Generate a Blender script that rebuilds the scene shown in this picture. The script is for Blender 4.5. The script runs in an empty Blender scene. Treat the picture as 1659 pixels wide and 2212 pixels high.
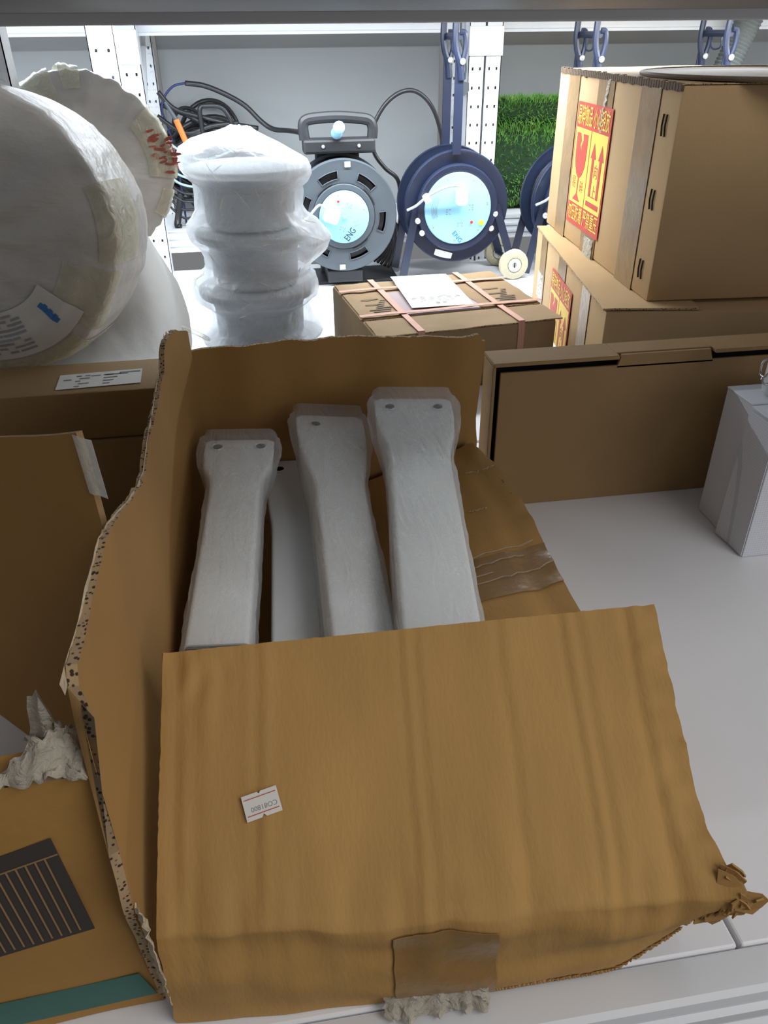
import bpy, bmesh, math, random
from math import sin, cos, pi, radians
from mathutils import Vector, Matrix, noise
random.seed(4)
SC = bpy.context.scene; COL = SC.collection

# ------------------------------------------------------------------ camera
cam = bpy.data.cameras.new('camera'); co = bpy.data.objects.new('camera', cam); COL.objects.link(co)
cam.sensor_fit = 'VERTICAL'; cam.sensor_height = 24.0; cam.lens = 24.0 * 1660 / 2212
cam.clip_start = 0.02
co.location = (0, 0, 0.55)
yaw, pitch, roll = radians(8.6), radians(32.0), radians(0.6)
fw = Vector((sin(yaw)*cos(pitch), cos(yaw)*cos(pitch), -sin(pitch)))
r0 = Vector((cos(yaw), -sin(yaw), 0)); u0 = r0.cross(fw)
rt = r0*cos(roll) - u0*sin(roll); up = r0*sin(roll) + u0*cos(roll)
co.rotation_euler = Matrix((rt, up, -fw)).transposed().to_euler()
SC.camera = co
# ------------------------------------------------------------------ light
w = bpy.data.worlds.new('world'); SC.world = w; w.use_nodes = True
w.node_tree.nodes['Background'].inputs[0].default_value = (0.95, 0.97, 1.0, 1)
w.node_tree.nodes['Background'].inputs[1].default_value = 0.2
def area(name, loc, target, sx, sy, power, col):
    l = bpy.data.lights.new(name, 'AREA'); l.shape = 'RECTANGLE'; l.size = sx; l.size_y = sy; l.energy = power; l.color = col
    o = bpy.data.objects.new(name, l); COL.objects.link(o); o.location = loc
    o.rotation_euler = (Vector(target) - Vector(loc)).to_track_quat('-Z', 'Y').to_euler(); return o
area('aisle_light', (1.25, -0.8, 1.9), (0.1, 0.5, 0.0), 1.5, 0.5, 20, (1.0, 0.97, 0.94))
area('front_right_fill', (2.1, -1.5, 1.0), (0.2, 0.7, 0.1), 1.8, 1.5, 13, (1.0, 0.98, 0.96))  # soft fill added at the front right in place of ambient light
area('shelf_led_light', (0.2, 1.79, 0.592), (0.2, 1.81, 0.0), 2.6, 0.03, 36, (0.86, 0.94, 1.0))
SC.view_settings.view_transform = 'Standard'; SC.view_settings.look = 'None'
SC.view_settings.gamma = 1.0; SC.view_settings.exposure = 0.0; SC.view_settings.use_curve_mapping = False

# ------------------------------------------------------------------ materials
def mat(name, col, rough=0.7, metal=0.0, var=0.0, vscale=8.0, bump=0.0, bscale=60.0, spec=0.4, stretch=(1, 1, 1), trans=0.0, emit=0.0, col2=None, coat=0.0, alpha=1.0):
    m = bpy.data.materials.new(name); m.use_nodes = True; nt = m.node_tree; b = nt.nodes['Principled BSDF']
    b.inputs['Roughness'].default_value = rough; b.inputs['Metallic'].default_value = metal
    b.inputs['Specular IOR Level'].default_value = spec; b.inputs['Coat Weight'].default_value = coat
    b.inputs['Base Color'].default_value = (*col, 1); b.inputs['Alpha'].default_value = alpha
    if emit: b.inputs['Emission Color'].default_value = (*col, 1); b.inputs['Emission Strength'].default_value = emit
    tc = nt.nodes.new('ShaderNodeTexCoord'); mp = nt.nodes.new('ShaderNodeMapping'); mp.inputs['Scale'].default_value = stretch
    nt.links.new(tc.outputs['Object'], mp.inputs['Vector'])
    if var or col2:
        n = nt.nodes.new('ShaderNodeTexNoise'); n.inputs['Scale'].default_value = vscale; n.inputs['Detail'].default_value = 5
        nt.links.new(mp.outputs[0], n.inputs['Vector'])
        r = nt.nodes.new('ShaderNodeValToRGB'); r.color_ramp.elements[0].position = 0.3; r.color_ramp.elements[1].position = 0.7
        c2 = col2 or tuple(c*(1+var) for c in col); c1 = col if col2 else tuple(c*(1-var) for c in col)
        r.color_ramp.elements[0].color = (*c1, 1); r.color_ramp.elements[1].color = (*c2, 1)
        nt.links.new(n.outputs['Fac'], r.inputs[0]); nt.links.new(r.outputs[0], b.inputs['Base Color'])
    if bump:
        n2 = nt.nodes.new('ShaderNodeTexNoise'); n2.inputs['Scale'].default_value = bscale; n2.inputs['Detail'].default_value = 6
        nt.links.new(mp.outputs[0], n2.inputs['Vector'])
        bp = nt.nodes.new('ShaderNodeBump'); bp.inputs['Strength'].default_value = bump; bp.inputs['Distance'].default_value = 0.004
        nt.links.new(n2.outputs['Fac'], bp.inputs['Height']); nt.links.new(bp.outputs[0], b.inputs['Normal'])
    if trans:
        t = nt.nodes.new('ShaderNodeBsdfTranslucent'); t.inputs[0].default_value = (*col, 1)
        mx = nt.nodes.new('ShaderNodeMixShader'); mx.inputs[0].default_value = trans
        out = nt.nodes['Material Output']; nt.links.new(b.outputs[0], mx.inputs[1]); nt.links.new(t.outputs[0], mx.inputs[2]); nt.links.new(mx.outputs[0], out.inputs[0])
    return m
def film(name, col, lo, hi, rough=0.25, bscale=25.0, bump=0.8, stretch=(1, 1, 1), transl=0.3):
    # clear polythene: see-through face on, milky where it turns away or bunches
    m = bpy.data.materials.new(name); m.use_nodes = True; nt = m.node_tree; b = nt.nodes['Principled BSDF']; out = nt.nodes['Material Output']
    b.inputs['Base Color'].default_value = (*col, 1); b.inputs['Roughness'].default_value = rough; b.inputs['Specular IOR Level'].default_value = 0.6
    tc = nt.nodes.new('ShaderNodeTexCoord'); mp = nt.nodes.new('ShaderNodeMapping'); mp.inputs['Scale'].default_value = stretch
    nt.links.new(tc.outputs['Object'], mp.inputs['Vector'])
    n = nt.nodes.new('ShaderNodeTexNoise'); n.inputs['Scale'].default_value = bscale; n.inputs['Detail'].default_value = 7; n.inputs['Distortion'].default_value = 1.5
    nt.links.new(mp.outputs[0], n.inputs['Vector'])
    bp = nt.nodes.new('ShaderNodeBump'); bp.inputs['Strength'].default_value = bump; bp.inputs['Distance'].default_value = 0.006
    nt.links.new(n.outputs['Fac'], bp.inputs['Height']); nt.links.new(bp.outputs[0], b.inputs['Normal'])
    tl = nt.nodes.new('ShaderNodeBsdfTranslucent'); tl.inputs[0].default_value = (*col, 1)
    m1 = nt.nodes.new('ShaderNodeMixShader'); m1.inputs[0].default_value = transl
    nt.links.new(b.outputs[0], m1.inputs[1]); nt.links.new(tl.outputs[0], m1.inputs[2])
    lw = nt.nodes.new('ShaderNodeLayerWeight'); lw.inputs[0].default_value = 0.5; nt.links.new(bp.outputs[0], lw.inputs['Normal'])
    mr = nt.nodes.new('ShaderNodeMapRange'); mr.inputs['To Min'].default_value = lo; mr.inputs['To Max'].default_value = hi
    nt.links.new(lw.outputs['Facing'], mr.inputs['Value'])
    tp = nt.nodes.new('ShaderNodeBsdfTransparent'); m2 = nt.nodes.new('ShaderNodeMixShader')
    nt.links.new(mr.outputs[0], m2.inputs[0]); nt.links.new(tp.outputs[0], m2.inputs[1]); nt.links.new(m1.outputs[0], m2.inputs[2]); nt.links.new(m2.outputs[0], out.inputs[0])
    return m
KRAFT = mat('kraft_cardboard', (0.455, 0.262, 0.086), 0.75, var=0.09, vscale=7, bump=0.12, bscale=140, stretch=(3, 1, 1), spec=0.25)
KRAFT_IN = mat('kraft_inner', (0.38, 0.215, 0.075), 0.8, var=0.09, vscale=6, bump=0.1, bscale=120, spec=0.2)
KRAFT_OR = mat('kraft_orange', (0.37, 0.2, 0.058), 0.75, var=0.12, vscale=5, bump=0.1, bscale=120, spec=0.2)  # orange kraft, albedo also lowered to hold the shade at lower left
KRAFT_PALE = mat('kraft_pale', (0.46, 0.305, 0.155), 0.75, var=0.06, vscale=6, bump=0.08, bscale=160, spec=0.25)
KRAFT_WORN = mat('kraft_worn', (0.3, 0.205, 0.115), 0.8, var=0.12, vscale=9, bump=0.12, bscale=120, spec=0.2)
KRAFT_DK = mat('kraft_dull', (0.32, 0.205, 0.095), 0.75, var=0.1, vscale=6, bump=0.08, bscale=160, spec=0.25)
def edge_mat():
    m = mat('corrugated_edge', (0.4, 0.3, 0.19), 0.9); nt = m.node_tree; b = nt.nodes['Principled BSDF']
    tc = nt.nodes.new('ShaderNodeTexCoord'); v = nt.nodes.new('ShaderNodeTexVoronoi'); v.inputs['Scale'].default_value = 330
    nt.links.new(tc.outputs['Object'], v.inputs['Vector']); r = nt.nodes.new('ShaderNodeValToRGB')
    r.color_ramp.elements[0].position = 0.28; r.color_ramp.elements[0].color = (0.045, 0.025, 0.012, 1)
    r.color_ramp.elements[1].position = 0.42; r.color_ramp.elements[1].color = (0.42, 0.29, 0.16, 1)
    nt.links.new(v.outputs['Distance'], r.inputs[0]); nt.links.new(r.outputs[0], b.inputs['Base Color']); return m
EDGE = edge_mat()
TORN = mat('torn_paper', (0.5, 0.39, 0.26), 0.9, col2=(0.62, 0.54, 0.4), vscale=60, bump=0.6, bscale=180)
TAPE = mat('brown_tape', (0.27, 0.17, 0.08), 0.33, var=0.12, vscale=30, bump=0.2, bscale=90, spec=0.4)
TAPE_D = mat('brown_tape_on_kraft', (0.3, 0.165, 0.05), 0.3, var=0.1, vscale=20, bump=0.3, bscale=70, spec=0.5)
CLEAR = film('clear_tape', (0.8, 0.78, 0.7), 0.3, 0.8, 0.2, 60, 1.0)
CLEAR_W = film('crumpled_clear_tape', (0.72, 0.66, 0.55), 0.62, 0.95, 0.25, 90, 1.0)
WHITE = mat('white_enamel', (0.74, 0.76, 0.79), 0.42, var=0.02, vscale=3, spec=0.45)
DECK = mat('white_shelf_board', (0.82, 0.83, 0.86), 0.38, var=0.035, vscale=5, bump=0.02, bscale=30, spec=0.4)
LEGM = mat('white_powder_coat', (0.83, 0.87, 0.88), 0.45, spec=0.4)
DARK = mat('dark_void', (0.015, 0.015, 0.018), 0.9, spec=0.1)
BLACKP = mat('black_plastic', (0.025, 0.026, 0.03), 0.45, var=0.1, vscale=20)
RUBBER = mat('black_cable', (0.018, 0.018, 0.02), 0.38, spec=0.5)
GREYP = mat('charcoal_plastic', (0.075, 0.09, 0.105), 0.5, var=0.06, vscale=14, bump=0.06, bscale=90)
NAVY = mat('navy_enamel', (0.016, 0.023, 0.05), 0.35, var=0.1, vscale=20, spec=0.5)
BLUE = mat('light_blue_plastic', (0.3, 0.62, 0.85), 0.4, var=0.03, vscale=15)
BLUE_K = mat('light_blue_knob', (0.35, 0.66, 0.85), 0.35)
CHROME = mat('zinc_bolt', (0.75, 0.76, 0.78), 0.25, metal=0.7)
PLUGW = mat('white_plug', (0.86, 0.86, 0.86), 0.5)
CORDG = mat('grey_cord', (0.42, 0.46, 0.5), 0.45)
RED = mat('red_lamp', (0.8, 0.04, 0.03), 0.3); YEL = mat('yellow_button', (0.7, 0.6, 0.05), 0.4); ORANGE = mat('orange_grip', (0.95, 0.2, 0.04), 0.4)
INK = mat('black_ink', (0.03, 0.03, 0.035), 0.8); INKG = mat('grey_ink', (0.3, 0.3, 0.31), 0.8); INKB = mat('blue_ink', (0.05, 0.17, 0.42), 0.7)
PRINT_D = mat('dark_brown_print', (0.05, 0.042, 0.036), 0.75); PRINT_T = mat('teal_print', (0.05, 0.135, 0.11), 0.7, var=0.15, vscale=10)
PAPER = mat('white_paper', (0.72, 0.71, 0.67), 0.8, var=0.02, vscale=20); PAPER_G = mat('creased_label_paper', (0.6, 0.59, 0.56), 0.6, var=0.06, vscale=20, bump=0.4, bscale=40)
LRED = mat('label_red', (0.5, 0.07, 0.045), 0.55); LYEL = mat('label_yellow', (0.78, 0.56, 0.1), 0.55)
PINK = mat('pink_strap', (0.55, 0.3, 0.22), 0.55, var=0.08, vscale=30)
FABRIC = mat('grey_white_wrap', (0.52, 0.50, 0.47), 0.36, var=0.13, vscale=9, bump=0.9, bscale=24, stretch=(1, 1.6, 2.5), spec=0.45)
SACK = mat('white_woven_sack', (0.72, 0.72, 0.71), 0.6, var=0.05, vscale=8, bump=0.35, bscale=30, trans=0.25)
YTAPE = film('yellowed_tape', (0.8, 0.77, 0.6), 0.25, 0.65, 0.22, 45, 1.0, transl=0.15)
WRAPI = mat('white_basin', (0.42, 0.44, 0.46), 0.5, trans=0.3)
WRAP = film('milky_wrap', (0.62, 0.63, 0.65), 0.32, 0.85, 0.24, 34, 0.55, transl=0.45)
SLEEVE = film('clear_sleeve', (0.86, 0.87, 0.88), 0.1, 0.62, 0.2, 20, 0.7, stretch=(2.2, 0.5, 1), transl=0.2)
WALLG = mat('grey_back_panel', (0.32, 0.335, 0.34), 0.55, var=0.02, vscale=3)
GRASS_B = mat('turf_backing', (0.012, 0.035, 0.012), 0.9); GRASS = mat('turf_blades', (0.07, 0.26, 0.03), 0.6, col2=(0.22, 0.44, 0.09), vscale=30)
CREAM = mat('cream_wheel', (0.45, 0.41, 0.28), 0.5); HUB = mat('grey_hub', (0.6, 0.61, 0.58), 0.4)
HOSE = mat('grey_hose', (0.13, 0.145, 0.14), 0.5); LIDM = mat('brown_lid', (0.13, 0.095, 0.065), 0.6, var=0.08, vscale=4, spec=0.12)
WBOX = None
FADED = mat('faded_ink', (.13, .10, .07), .8)
FLOORM = mat('dark_floor', (0.08, 0.085, 0.09), 0.5, var=0.1, vscale=4)
PANEL_DIM = mat('rack_white_shaded', (0.27, 0.265, 0.27), 0.5, var=0.03, vscale=3)  # grey holds the shade on the white rack's upper shelf
LED = mat('led_tube', (0.9, 0.96, 1.0), 0.4, emit=3.0)
TURQ = mat('pale_green_wire', (0.35, 0.5, 0.47), 0.4)
GLASS = film('jar_glass', (0.8, 0.85, 0.85), 0.12, 0.6, 0.05, 5, 0.0, transl=0.0)
WIRE = mat('steel_wire', (0.5, 0.5, 0.5), 0.25, metal=0.9)
def grid_mat():
    m = mat('fine_grid_white', (0.66, 0.68, 0.73), 0.6); nt = m.node_tree; b = nt.nodes['Principled BSDF']
    tc = nt.nodes.new('ShaderNodeTexCoord'); acc = None
    for ax, sc in (('X', 0.0032), ('Y', 0.0032), ('Z', 0.0032)):
        s = nt.nodes.new('ShaderNodeSeparateXYZ') if acc is None else s
        if acc is None: nt.links.new(tc.outputs['Object'], s.inputs[0])
        d = nt.nodes.new('ShaderNodeMath'); d.operation = 'MODULO'; ad = nt.nodes.new('ShaderNodeMath'); ad.operation = 'ADD'; ad.inputs[1].default_value = 1.00107
        nt.links.new(s.outputs[ax], ad.inputs[0]); nt.links.new(ad.outputs[0], d.inputs[0]); d.inputs[1].default_value = sc
        l = nt.nodes.new('ShaderNodeMath'); l.operation = 'LESS_THAN'; l.inputs[1].default_value = sc*0.14; nt.links.new(d.outputs[0], l.inputs[0])
        if acc is None: acc = l
        else:
            x = nt.nodes.new('ShaderNodeMath'); x.operation = 'MAXIMUM'; nt.links.new(acc.outputs[0], x.inputs[0]); nt.links.new(l.outputs[0], x.inputs[1]); acc = x
    mx = nt.nodes.new('ShaderNodeMix'); mx.data_type = 'RGBA'; mx.inputs[6].default_value = (0.68, 0.7, 0.75, 1); mx.inputs[7].default_value = (0.52, 0.54, 0.6, 1)
    nt.links.new(acc.outputs[0], mx.inputs[0]); nt.links.new(mx.outputs[2], b.inputs['Base Color']); return m
WBOX = grid_mat()

# ------------------------------------------------------------------ helpers
ORG = {}
def thing(name, loc, label, cat, group=None):
    o = bpy.data.objects.new(name, None); COL.objects.link(o); o.location = loc; o.empty_display_size = 0.05
    o['label'] = label; o['category'] = cat
    if group: o['group'] = group
    ORG[o] = Vector(loc); return o
def org(p):
    return ORG[p] if p is not None else Vector((0, 0, 0))
def mk(name, verts, faces, m, parent=None, smooth=False, fm=None, label=None, loc=None):
    o0 = org(parent) if parent else Vector(loc or (0, 0, 0))
    me = bpy.data.meshes.new(name); me.from_pydata([tuple(Vector(v) - o0) for v in verts], [], faces)
    ms = m if isinstance(m, (list, tuple)) else [m]
    for x in ms: me.materials.append(x)
    if fm:
        for p, i in zip(me.polygons, fm): p.material_index = i
    if smooth:
        for p in me.polygons: p.use_smooth = True
    me.update(); o = bpy.data.objects.new(name, me); COL.objects.link(o)
    if parent: o.parent = parent; ORG[o] = o0
    else: o.location = o0; ORG[o] = o0
    if label: o['label'] = label
    return o
def tag(o, label, cat, group=None):
    o['label'] = label; o['category'] = cat
    if group: o['group'] = group
    return o
class B:                                     # a bag of geometry that becomes ONE mesh
    def __init__(s): s.v = []; s.f = []; s.m = []
    def add(s, v, f, mi=0):
        k = len(s.v); s.v += [tuple(x) for x in v]; s.f += [tuple(i+k for i in q) for q in f]; s.m += [mi]*len(f); return s
    def box(s, a, b, mi=0, M=None):
        (x0, y0, z0), (x1, y1, z1) = a, b
        v = [Vector(p) for p in ((x0,y0,z0),(x1,y0,z0),(x1,y1,z0),(x0,y1,z0),(x0,y0,z1),(x1,y0,z1),(x1,y1,z1),(x0,y1,z1))]
        if M: v = [M @ p for p in v]
        return s.add(v, [(3,2,1,0),(4,5,6,7),(0,1,5,4),(1,2,6,5),(2,3,7,6),(3,0,4,7)], mi)
    def rbox(s, a, b, r, mi=0, M=None, seg=2):  # bevelled box
        bm = bmesh.new(); bmesh.ops.create_cube(bm, size=1)
        for v in bm.verts: v.co = Vector([a[i] + (v.co[i]+0.5)*(b[i]-a[i]) for i in range(3)])
        bmesh.ops.bevel(bm, geom=bm.edges[:], offset=r, segments=seg, affect='EDGES', profile=0.5)
        bm.verts.index_update(); v = [M @ x.co if M else x.co.copy() for x in bm.verts]; f = [[q.index for q in p.verts] for p in bm.faces]; bm.free()
        return s.add(v, f, mi)
    def tube(s, pts, r, n=8, mi=0, cyc=False, flat=None):
        pts = [Vector(p) for p in pts]; N = len(pts); rs = r if isinstance(r, (list, tuple)) else [r]*N
        V = []; prev = None
        for i in range(N):
            t = (pts[(i+1) % N] - pts[i-1]) if cyc else (pts[min(i+1, N-1)] - pts[max(i-1, 0)])
            t.normalize()
            if prev is None:
                a = Vector((0, 0, 1)) if abs(t.z) < 0.9 else Vector((1, 0, 0)); nrm = (a - t*a.dot(t)).normalized()
            else: nrm = (prev - t*prev.dot(t)).normalized()
            prev = nrm; bn = t.cross(nrm)
            for k in range(n):
                A = 2*pi*k/n; V.append(pts[i] + nrm*cos(A)*rs[i] + bn*sin(A)*rs[i]*(flat or 1))
        F = []
        for i in range(N if cyc else N-1):
            for k in range(n):
                j = (i+1) % N; F.append((i*n+k, i*n+(k+1) % n, j*n+(k+1) % n, j*n+k))
        if not cyc: F += [tuple(range(n-1, -1, -1)), tuple((N-1)*n+k for k in range(n))]
        return s.add(V, F, mi)
    def lathe(s, prof, n=32, M=None, mi=0, fn=None):   # profile (r, z) about z
        V = []
        for i, (r, z) in enumerate(prof):
            for k in range(n):
                A = 2*pi*k/n; p = Vector((r*cos(A), r*sin(A), z))
                if fn: p = fn(p, A, i)
                V.append(M @ p if M else p)
        F = []
        for i in range(len(prof)-1):
            for k in range(n): F.append((i*n+k, i*n+(k+1) % n, (i+1)*n+(k+1) % n, (i+1)*n+k))
        if prof[0][0] > 0: F.append(tuple(range(n-1, -1, -1)))
        if prof[-1][0] > 0: F.append(tuple((len(prof)-1)*n+k for k in range(n)))
        return s.add(V, F, mi)
    def prism(s, poly, M, d, mi=0):             # 2D polygon (x, y) extruded from z=0 to z=d, placed by M
        n = len(poly); V = [M @ Vector((x, y, 0)) for x, y in poly] + [M @ Vector((x, y, d)) for x, y in poly]
        F = [tuple(range(n-1, -1, -1)), tuple(range(n, 2*n))] + [(i, (i+1) % n, n+(i+1) % n, n+i) for i in range(n)]
        return s.add(V, F, mi)
    def make(s, name, m, parent=None, smooth=False, label=None, loc=None):
        return mk(name, s.v, s.f, m, parent, smooth, s.m if isinstance(m, (list, tuple)) else None, label, loc)
def autosmooth(o, ang=40):
    bm = bmesh.new(); bm.from_mesh(o.data)
    for e in bm.edges:
        if len(e.link_faces) == 2 and e.calc_face_angle(0) > radians(ang): e.smooth = False
    for f in bm.faces: f.smooth = True
    bm.to_mesh(o.data); bm.free(); return o
def spline(P, n=8):                            # Catmull-Rom
    P = [Vector(p) for p in P]; out = []
    for i in range(len(P)-1):
        a, b, c, d = P[max(i-1, 0)], P[i], P[i+1], P[min(i+2, len(P)-1)]
        for k in range(n):
            t = k/n; out.append(0.5*((2*b)+(c-a)*t+(2*a-5*b+4*c-d)*t*t+(3*b-a-3*c+d)*t**3))
    return out + [P[-1]]
def lerp(T, x):
    if x <= T[0][0]: return T[0][1]
    for (a, b), (c, d) in zip(T, T[1:]):
        if x <= c: return b + (d-b)*(x-a)/(c-a)
    return T[-1][1]
def nz(p, s=1.0): return noise.noise(Vector(p)*s)
def sheet(name, fn, nu, nv, th, m, parent=None, edge=None, label=None, flip=False, smooth=True, loc=None, sharp=50):
    # thick bent sheet: fn(u, v) is the outer face, th its thickness behind it
    G = [[Vector(fn(i/nu, j/nv)) for j in range(nv+1)] for i in range(nu+1)]; V = []; F = []; FM = []
    def nrm(i, j):
        a = G[min(i+1, nu)][j]-G[max(i-1, 0)][j]; b = G[i][min(j+1, nv)]-G[i][max(j-1, 0)]
        n = a.cross(b); n.normalize(); return -n if flip else n
    k = (nu+1)*(nv+1)
    for i in range(nu+1):
        for j in range(nv+1): V.append(G[i][j])
    for i in range(nu+1):
        for j in range(nv+1): V.append(G[i][j]-nrm(i, j)*th)
    ix = lambda i, j: i*(nv+1)+j
    for i in range(nu):
        for j in range(nv):
            q = (ix(i, j), ix(i+1, j), ix(i+1, j+1), ix(i, j+1)); q = q[::-1] if flip else q
            F.append(q); FM.append(0); F.append(tuple(x+k for x in q[::-1])); FM.append(0)
    ring = [ix(i, 0) for i in range(nu)]+[ix(nu, j) for j in range(nv)]+[ix(i, nv) for i in range(nu, 0, -1)]+[ix(0, j) for j in range(nv, 0, -1)]
    for a, b in zip(ring, ring[1:]+ring[:1]):
        q = (b, a, a+k, b+k); F.append(q[::-1] if flip else q); FM.append(1 if edge else 0)
    o = mk(name, V, F, [m, edge] if edge else m, parent, False, FM if edge else None, label, loc)
    if smooth: autosmooth(o, sharp)
    return o
def frame(o, ux, uy):                          # matrix whose x, y axes lie in a plane
    ux = Vector(ux).normalized(); uy = Vector(uy); uy = (uy-ux*uy.dot(ux)).normalized(); n = ux.cross(uy)
    M = Matrix((ux, uy, n)).transposed().to_4x4(); M.translation = Vector(o); return M
def text(name, body, M, size, m, parent, align='CENTER', sx=1.0, bold=0.0, label=None):
    c = bpy.data.curves.new('t', 'FONT'); c.body = body; c.size = size; c.align_x = align; c.align_y = 'CENTER'; c.extrude = 0.0001; c.offset = bold
    c.resolution_u = 3
    t = bpy.data.objects.new('t', c); COL.objects.link(t); dg = bpy.context.evaluated_depsgraph_get(); dg.update()
    me = bpy.data.meshes.new_from_object(t.evaluated_get(dg)); v = [M @ Vector((p.co.x*sx, p.co.y, p.co.z)) for p in me.vertices]; f = [tuple(p.vertices) for p in me.polygons]
    bpy.data.objects.remove(t); bpy.data.curves.remove(c); bpy.data.meshes.remove(me)
    return mk(name, v, f, m, parent, label=label)
def quad(name, M, x0, y0, x1, y1, m, parent, th=0.0004, label=None):
    return B().box((x0, y0, 0), (x1, y1, th), M=M).make(name, m, parent, label=label)
def scribble(name, M, rows, m, parent, th=0.0003):   # rows of unreadable printed words as one part
    b = B()
    for (x, y, wd, h) in rows: b.box((x, y, 0), (x+wd, y+h, th), M=M)
    o = b.make(name, m, parent); return o

# ------------------------------------------------------------------ room
fl = B().box((-3, -2.6, -0.8), (3.4, 3.4, -0.75)).make('floor', FLOORM); fl['kind'] = 'structure'

# ------------------------------------------------------------------ racks
def post(parent, x0, x1, y, z0, z1, pitch=0.042, th=0.002, depth=0.04):
    # U-shaped upright: perforated face plus two returns
    wd = x1-x0; xs = [0, .22, .325, .675, .78, 1]; zs = [z0]; holes = []
    z = z0+0.012
    while z+pitch < z1:
        zs += [z, z+0.0068]; holes.append(len(zs)-2); z += pitch
    zs.append(z1); V = []; F = []
    for zz in zs:
        for u in xs: V.append((x0+u*wd, y, zz))
    n = len(xs)
    for j in range(len(zs)-1):
        for i in range(n-1):
            if j in holes and i in (1, 3): continue
            a = j*n+i; F.append((a, a+1, a+1+n, a+n))
    b = B().add(V, F); b.box((x0, y, z0), (x0+th, y+depth, z1)); b.box((x1-th, y, z0), (x1, y+depth, z1))
    b.box((x0+th, y+0.02, z0), (x1-th, y+0.022, z1))
    o = b.make('upright_post', WHITE, parent)
    s = B()
    for h in holes:                                    # pressed half-moon slots under each hole pair
        for u in (.27, .73): s.tube([(x0+wd*(u+.1*cos(a)), y-0.0002, zs[h]-0.013+0.004*sin(a)) for a in [pi*k/5 for k in range(6)]], 0.0006, 4)
    so_ = s.make('pressed_slots', mat('slot_relief', (0.62, 0.64, 0.66), 0.5) if 'slot_relief' not in bpy.data.materials else bpy.data.materials['slot_relief'], o); so_['kind'] = 'stuff'
    return o
def ridged(y, z0, z1, x0, x1, name, parent, m, sgn=-1, ridges=3, d=0.004):
    pr = [(y+0.03, z1), (y, z1)]
    for k in range(ridges):
        a = z1-(z1-z0)*(k+0.15)/ridges; b2 = z1-(z1-z0)*(k+0.85)/ridges
        pr += [(y, a), (y+sgn*-d, a-0.002), (y+sgn*-d, b2+0.002), (y, b2)]
    pr += [(y, z0), (y+0.03, z0)]
    V = [(x0, p[0], p[1]) for p in pr]+[(x1, p[0], p[1]) for p in pr]; n = len(pr)
    F = [(i, (i+1) % n, n+(i+1) % n, n+i) for i in range(n)]+[tuple(range(n-1, -1, -1)), tuple(range(n, 2*n))]
    return mk(name, V, F, m, parent)
R1 = thing('storage_rack', (0.3, 0.65, -0.06), 'white metal shelf across the whole foreground under the torn carton', 'shelf')
B().rbox((-0.62, 0.2565, -0.03), (0.2885, 1.05, 0.0), 0.002).make('shelf_board', DECK, R1)
B().rbox((0.2915, 0.2565, -0.03), (1.3, 1.05, 0.0), 0.002).make('shelf_board', DECK, R1)
pr = [(.2553, -.002), (.2525, -.0012), (.231, -.0012), (.227, -.004), (.226, -.011), (.229, -.013), (.229, -.022), (.225, -.025), (.225, -.034), (.229, -.037), (.229, -.046), (.224, -.05), (.224, -.07), (.2553, -.07)]
V = [(-0.62, a, b) for a, b in pr]+[(1.3, a, b) for a, b in pr]; n = len(pr)
autosmooth(mk('front_beam', V, [(i, (i+1) % n, n+(i+1) % n, n+i) for i in range(n)]+[tuple(range(n-1, -1, -1)), tuple(range(n, 2*n))], WHITE, R1), 30)
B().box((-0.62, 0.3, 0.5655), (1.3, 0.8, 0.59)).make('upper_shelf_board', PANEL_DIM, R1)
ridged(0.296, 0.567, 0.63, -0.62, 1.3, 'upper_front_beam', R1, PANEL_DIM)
B().rbox((-0.62, 0.8, 0.5567), (1.3, 0.83, 0.63), 0.0015).make('upper_rear_beam', WHITE, R1)
R2 = thing('storage_rack', (0.3, 1.6, -0.06), 'brightly lit white rack deck behind the cartons carrying the cable reels', 'shelf')
B().rbox((-1.0, 1.055, -0.03), (2.0, 2.2, 0.0), 0.002).make('shelf_board', DECK, R2)
B().box((-1.0, 1.06, 0.625), (2.0, 2.2, 0.64)).make('upper_shelf_board', WHITE, R2)
ridged(2.2, 0.547, 0.625, -1.0, 2.0, 'upper_rear_beam', R2, WHITE, ridges=2)
ridged(2.2, 0.047, 0.104, -1.0, 2.0, 'rear_beam', R2, WHITE, ridges=3)
post(R2, -0.29, -0.241, 2.15, -0.05, 0.625); post(R2, 0.549, 0.5905, 2.15, -0.05, 0.625); post(R2, 0.5915, 0.633, 2.15, -0.05, 0.625)
post(R2, -0.301, -0.2485, 1.83, -0.05, 0.625, pitch=.0465); post(R2, -0.372, -0.3235, 1.29, -0.05, 0.625)
for x in (-0.2715, 0.549, 0.5915):
    if x > 0: B().rbox((x-0.001, 2.144, 0.497), (x+0.043, 2.149, 0.56), 0.0015).make('beam_bracket', WHITE, R2)
B().rbox((-0.29, 2.144, 0.49), (-0.2405, 2.149, 0.56), 0.0015).make('beam_bracket', WHITE, R2)
B().tube([(-0.95, 1.79, 0.606), (1.95, 1.79, 0.606)], 0.008, 10).make('led_tube', LED, R2)
R3 = thing('storage_rack', (0.3, 2.4, 0.02), 'rear rack deck with grey back panels behind the cable reels', 'shelf')
B().rbox((-1.0, 2.235, 0.08), (2.0, 2.497, 0.1), 0.002).make('shelf_board', DECK, R3)
for a, b in ((-1.0, -0.285), (-0.233, 0.5535), (0.63, 2.0)):
    B().rbox((a, 2.5, 0.06), (b, 2.51, 0.9), 0.002).make('back_panel', WALLG, R3)
for x in (-0.276, 0.5765): post(R3, x, x+0.036, 2.455, 0.0, 0.9)
for x in (-0.258, 0.59):
    for s in (0, 1):
        B().tube([(x, 2.22, 0.12+0.24*s), (x, 2.46, 0.36+0.2*s)], 0.007, 6).make('brace_bar', WHITE, R3)

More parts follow.
